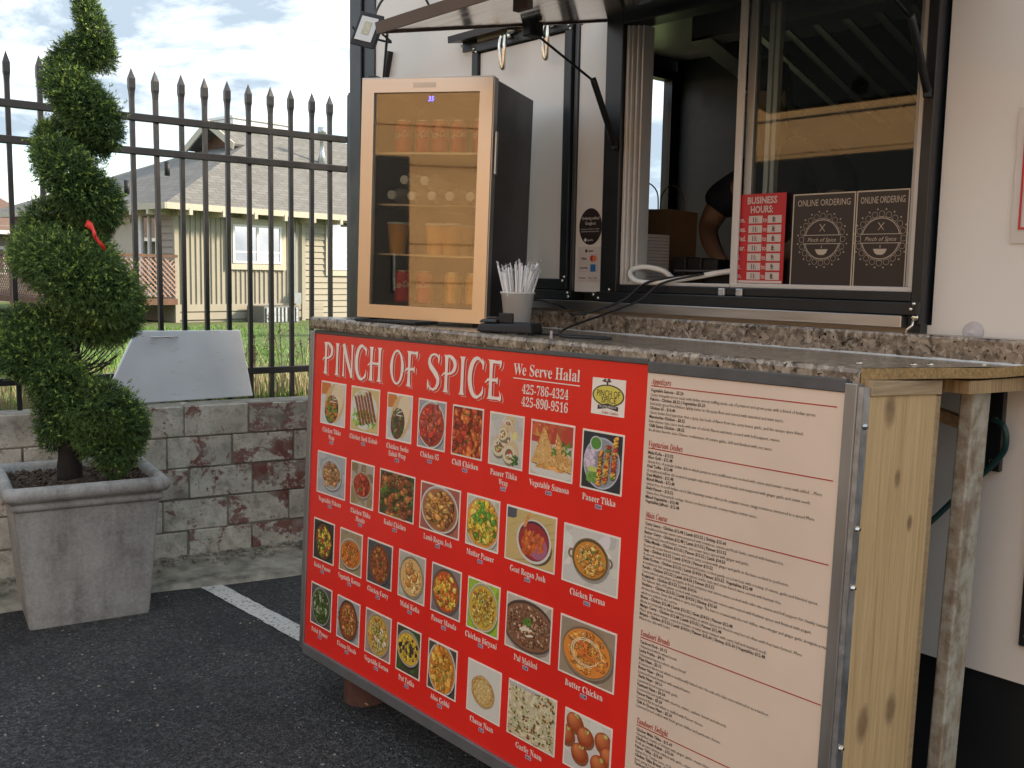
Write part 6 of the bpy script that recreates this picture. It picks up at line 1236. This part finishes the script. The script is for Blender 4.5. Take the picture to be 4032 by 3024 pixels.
# ------------------------------------------------------------------ fridge with drinks
FR_ = Matrix.Rotation(R(30.95), 3, 'Z') @ Matrix.Rotation(R(.12), 3, 'X') @ Matrix.Rotation(R(1.38), 3, 'Y')
FO = Vector((-3.143, 1.96, CH - .164))
fg = thing('display_fridge', 'black drinks fridge with a brushed steel framed glass door on the counter', 'fridge', tuple(FO), FR_)
FW, FH, FD = .503, .851, .459
def fb_(name, a, b_, c, d, e_, f_, mat, bevel=0, parent=None): return obj(name, MB().box(a, b_, c, d, e_, f_), mat, parent or fg, world=False, bevel=bevel)
fb_('side', FW - .020, FW, .045, FD, .006, FH - .004, 'fridge', .004); fb_('side', 0, .020, .045, FD, .006, FH - .004, 'fridge', .004); fb_('top', .0205, FW - .0205, .045, FD, FH - .03, FH - .005, 'fridge'); fb_('bottom', .0205, FW - .0205, .045, FD, .006, .05, 'fridge'); fb_('back', .0205, FW - .0205, FD - .02, FD, .0505, FH - .0305, 'fridge_in')
fb_('liner', .021, .03, .06, FD - .021, .051, FH - .031, 'fridge_in'); fb_('liner', FW - .03, FW - .021, .06, FD - .021, .051, FH - .031, 'fridge_in')
dd = obj('door', MB().box(.0, FW - .006, .012, .042, 0, FH), 'blackm', fg, world=False) if False else None
dw = .048; DW = FW - .004
def trap(a, b_, c, d): mb = MB(); F = [(p[0], 0, p[1]) for p in (a, b_, c, d)]; G_ = [(p[0], .03, p[1]) for p in (a, b_, c, d)]; mb.hexa(F, G_); return mb
door = obj('door_frame', trap((0, 0), (DW, 0), (DW - dw, dw), (dw, dw)), 'fdoor', fg, world=False)
for q in (((0, FH), (dw, FH - dw), (DW - dw, FH - dw), (DW, FH)), ((0, 0), (dw, dw), (dw, FH - dw), (0, FH)), ((DW, 0), (DW, FH), (DW - dw, FH - dw), (DW - dw, dw))): obj('rail', trap(*q), 'fdoor', door, world=False)
fb_('edge_strip', 0, DW, .0, .03, FH + .0005, FH + .004, 'vinyl', 0, door); fb_('edge_strip', DW + .0005, DW + .006, .002, .04, 0, FH, 'alu', .001, door)
fb_('gasket', .006, DW, .0305, .044, .006, FH - .006, 'blackm') if False else None
mb = MB(); mb.box(.004, dw, .031, .044, .004, FH - .004); mb.box(DW - dw, DW, .031, .044, .004, FH - .004); mb.box(dw, DW - dw, .031, .044, .004, dw); mb.box(dw, DW - dw, .031, .044, FH - dw, FH - .004); obj('gasket', mb, 'blackm', door, world=False)
fb_('glass', dw, DW - dw, .010, .013, dw, FH - dw, 'fglass', 0, door)
mb = MB(); mb.box(DW + .007, DW + .017, .012, .03, .52, .67); obj('handle', mb, 'steel', door, world=False, bevel=.004)
fb_('tape', .20, .285, -.0012, -.0004, FH - .032, FH - .016, 'cream', 0, door)
mb = MB(); add_text(mb, "35", (.255, .0085, FH - .078), X3, Z3, .024, .022, 'L', .01, .15); obj('digits', mb, 'digit', door, world=False)
SH = [.060, .235, .415, .600]
for z in SH[1:]: 
    s_ = fb_('shelf', .031, FW - .031, .06, FD - .03, z - .006, z - .003, 'steel'); fb_('shelf_edge', .031, FW - .031, .055, .06, z - .006, z + .001, 'steel', 0, s_)
fb_('floor_plate', .031, FW - .031, .06, FD - .03, .051, .056, 'fridge_in')
for x, y_ in ((.04, .05), (FW - .05, .05), (.04, FD - .06), (FW - .05, FD - .06)): obj('foot', MB().lathe((x, y_, -.028), [(.016, 0), (.016, .03)], 10), 'blackm', fg, world=False)
mb = MB(); mb.box(.012, .05, .02, .06, FH - .004, FH + .014); mb.hexa([(.02, .03, FH + .001), (.10, .05, FH + .001), (.10, .12, FH + .001), (.02, .12, FH + .001)], [(.02, .03, FH + .012), (.06, .05, FH + .012), (.06, .12, FH + .012), (.02, .12, FH + .012)]); obj('hinge', mb, 'blackm', fg, world=False)
mb = MB(); mb.lathe((.10, .04, -.030), [(.02, 0), (.02, .028)], 10); obj('foot', mb, 'blackm', fg, world=False)
def FP(x, y_, z): return Matrix.Translation(FO) @ FR_.to_4x4() @ Matrix.Translation((x, y_, z))
def can(mat, lab, x, y_, z, txt=None, col='lett', g=None):
    t_ = thing('drink_can', lab, 'can', (0, 0, 0), group=g); t_.matrix_world = FP(x, y_, z); WM[t_.name] = FP(x, y_, z)
    r_ = .031; obj('body', MB().lathe((0, 0, 0), [(.024, 0), (r_, .008), (r_, .104), (.027, .116)], 20), mat, t_, world=False, smooth=False); obj('lid', MB().lathe((0, 0, .116), [(.027, 0), (.027, .004), (.023, .003), (.001, .003)], 20), 'steel', t_, world=False)
    if txt:
        mb = MB(); wd_ = .085; o0 = random.uniform(-.6, .5)
        def wrap(px_, pz_): a = -math.pi / 2 + o0 * .6 + (px_ - wd_ / 2) / r_; return Vector(((r_ + .0006) * math.cos(a), (r_ + .0006) * math.sin(a), .052 + pz_ + px_ * .12))
        add_text(mb, txt, (0, 0, 0), X3, Z3, .034, wd_, 'L', .01, .35, fn=wrap); obj('lettering', mb, col, t_, world=False)
    return t_
for i, x in enumerate((.12, .195, .265, .335, .425)): can('redcan', ['leftmost red cola can on the top fridge shelf', 'second red cola can from the left on the top fridge shelf', 'middle red cola can on the top fridge shelf', 'fourth red cola can from the left on the top fridge shelf', 'rightmost red cola can on the top fridge shelf'][i], x, .105 + .01 * (i % 2), SH[3], 'Coca-Cola', g='cola cans in the fridge')
for i, x in enumerate((.135, .215)): can('redcan', ['left red cola can on the fridge floor', 'right red cola can on the fridge floor beside the gold can'][i], x, .10 + .02 * i, .056, 'Coca-Cola', g='cola cans in the fridge')
can('gold', 'gold drink can on the fridge floor', .335, .10, .056); can('gold', 'gold drink can at the right end of the fridge floor', .405, .13, .056)
for i, (x, y_) in enumerate(((.105, .11), (.255, .12), (.325, .105), (.335, .19), (.44, .16))):
    t_ = thing('drink_cup', ['yellow mango drink cup at the left of the middle shelf', 'yellow mango drink cup left of centre on the middle shelf', 'yellow mango drink cup in the centre of the middle shelf', 'yellow mango drink cup behind the centre one on the middle shelf', 'yellow mango drink cup at the right of the middle shelf'][i], 'cup', group='mango drinks in the fridge'); t_.matrix_world = FP(x, y_, SH[1]); WM[t_.name] = FP(x, y_, SH[1])
    obj('drink', MB().lathe((0, 0, 0), [(.029, 0), (.040, .108)], 20), 'lassi', t_, world=False, smooth=False); obj('lid', MB().lathe((0, 0, .109), [(.042, 0), (.042, .005), (.036, .008)], 20), 'cap', t_, world=False)
for i, (x, z) in enumerate(((.075, .035), (.155, .033), (.235, .034), (.305, .034), (.385, .034), (.125, .09), (.205, .088))):
    lab = ['leftmost bottle lying on the bottle shelf', 'second bottle from the left lying on the bottle shelf', 'middle bottle lying on the bottle shelf', 'fourth bottle from the left lying on the bottle shelf', 'rightmost bottle lying on the bottle shelf', 'left bottle of the upper row on the bottle shelf', 'right bottle of the upper row on the bottle shelf'][i]
    t_ = thing('water_bottle', lab, 'bottle', group='bottles lying in the fridge'); m4 = FP(x + .015, .075, SH[2] + z) @ Matrix.Rotation(R(-90), 4, 'X'); t_.matrix_world = m4; WM[t_.name] = m4
    obj('bottle', MB().lathe((0, 0, 0), [(.014, .012), (.016, .03), (.031, .07), (.032, .22), (.03, .225)], 16), 'bottle', t_, world=False, smooth=True); obj('cap', MB().lathe((0, 0, 0), [(.016, 0), (.0165, .012)], 16), 'cap', t_, world=False)
# tray under the fridge
tr_ = thing('black_tray', 'flat black tray under the front of the fridge', 'tray', tuple(C(-3.0, 2.06, .002)), Matrix.Rotation(R(8), 3, 'Z')); mb = MB(); mb.box(-.20, .13, -.055, .06, 0, .012); obj('tray', mb, 'blackm', tr_, world=False, bevel=.004)

# cup of straws
_p = W(2036, 1278, 2.24); cup_o = C(_p.x, 2.24, .001)
cu_ = thing('straw_cup', 'translucent plastic cup holding paper wrapped straws', 'cup', tuple(cup_o)); mb = MB(); mb.lathe((0, 0, 0), [(.041, 0), (.0435, .03), (.048, .085), (.0565, .118), (.060, .119), (.060, .124), (.055, .124), (.046, .085), (.039, .004)], 28) if False else mb.lathe((0, 0, 0), [(.041, 0), (.0565, .126), (.060, .127), (.060, .134), (.055, .134), (.039, .004)], 28); obj('cup', mb, 'cup', cu_, world=False, smooth=True)
for i in range(56):
    a = random.uniform(0, 6.28); r_ = .034 * random.random() ** .5; b0 = Vector((.55 * r_ * math.cos(a), .55 * r_ * math.sin(a), .006)); a2 = a + random.uniform(-.5, .5); r2 = r_ * 2.0 + random.uniform(0, .013)
    if i > 44: a2 = random.uniform(-.3, .5); r2 = .073; b0 = Vector((-.022, random.uniform(-.02, .02), .006))
    h_ = random.uniform(.190, .232); tip = Vector((r2 * math.cos(a2), r2 * math.sin(a2), h_))
    t_ = thing('straw', 'white paper wrapped straw standing in the plastic cup', 'straw', tuple(cup_o), group='wrapped straws in the cup'); d_ = (tip - b0).normalized(); mb = MB(); mb.tube([b0, tip], .0036, 7); obj('straw', mb, 'straw', t_, world=False, smooth=True)
    mb = MB(); sd_ = d_.cross(Vector((random.random(), random.random(), .1))).normalized() * .0042; e_ = tip + d_ * .012 + Vector((random.uniform(-.006, .006), random.uniform(-.006, .006), random.uniform(-.004, .003))); e2 = e_ + Vector((random.uniform(-.009, .009), random.uniform(-.009, .009), random.uniform(-.006, .006)))
    mb.add([tip - sd_, tip + sd_, e_ + sd_ * 1.2, e_ - sd_ * 1.1, e2 - sd_, e2 + sd_ * .7], [(0, 1, 2, 3), (3, 2, 5, 4)]); obj('wrapper_end', mb, 'straw', t_, world=False)
# card reader
cr_ = thing('card_reader', 'black card reader in its charging dock on the counter edge', 'card reader', tuple(C(W(2004, 1300, 2.07).x, 2.07, .004)), Matrix.Rotation(R(22), 3, 'Z'))
obj('dock', MB().hexa([(-.10, -.04, 0), (.10, -.04, 0), (.10, .05, 0), (-.10, .05, 0)], [(-.095, -.035, .026), (.095, -.035, .032), (.095, .045, .034), (-.095, .045, .03)]), 'blackm', cr_, world=False, bevel=.007, seg=3)
obj('reader', MB().hexa([(-.095, -.03, .029), (-.03, -.03, .031), (-.03, .04, .033), (-.095, .04, .031)], [(-.09, -.026, .040), (-.034, -.026, .042), (-.034, .036, .046), (-.09, .036, .044)]), 'black', cr_, world=False, bevel=.004)
obj('card_slot', MB().box(-.032, .018, -.012, .0, .03, .062), 'blackm', cr_, world=False, bevel=.003)
obj('screen', MB().box(-.085, -.045, -.0, .03, .0445, .0475), 'alud', cr_, world=False)
for x in (-.08, 0, .08): obj('foot', MB().lathe((x, -.03, -.004), [(.008, 0), (.008, .006)], 8), 'blackm', cr_, world=False)
o = obj('clip', MB().box(-.004, .004, -.002, .002, 0, .022), 'clear', None); o.location = tuple(C(-2.20, 2.06)); tag(o, 'small clear plastic clip standing on the countertop', 'clip')
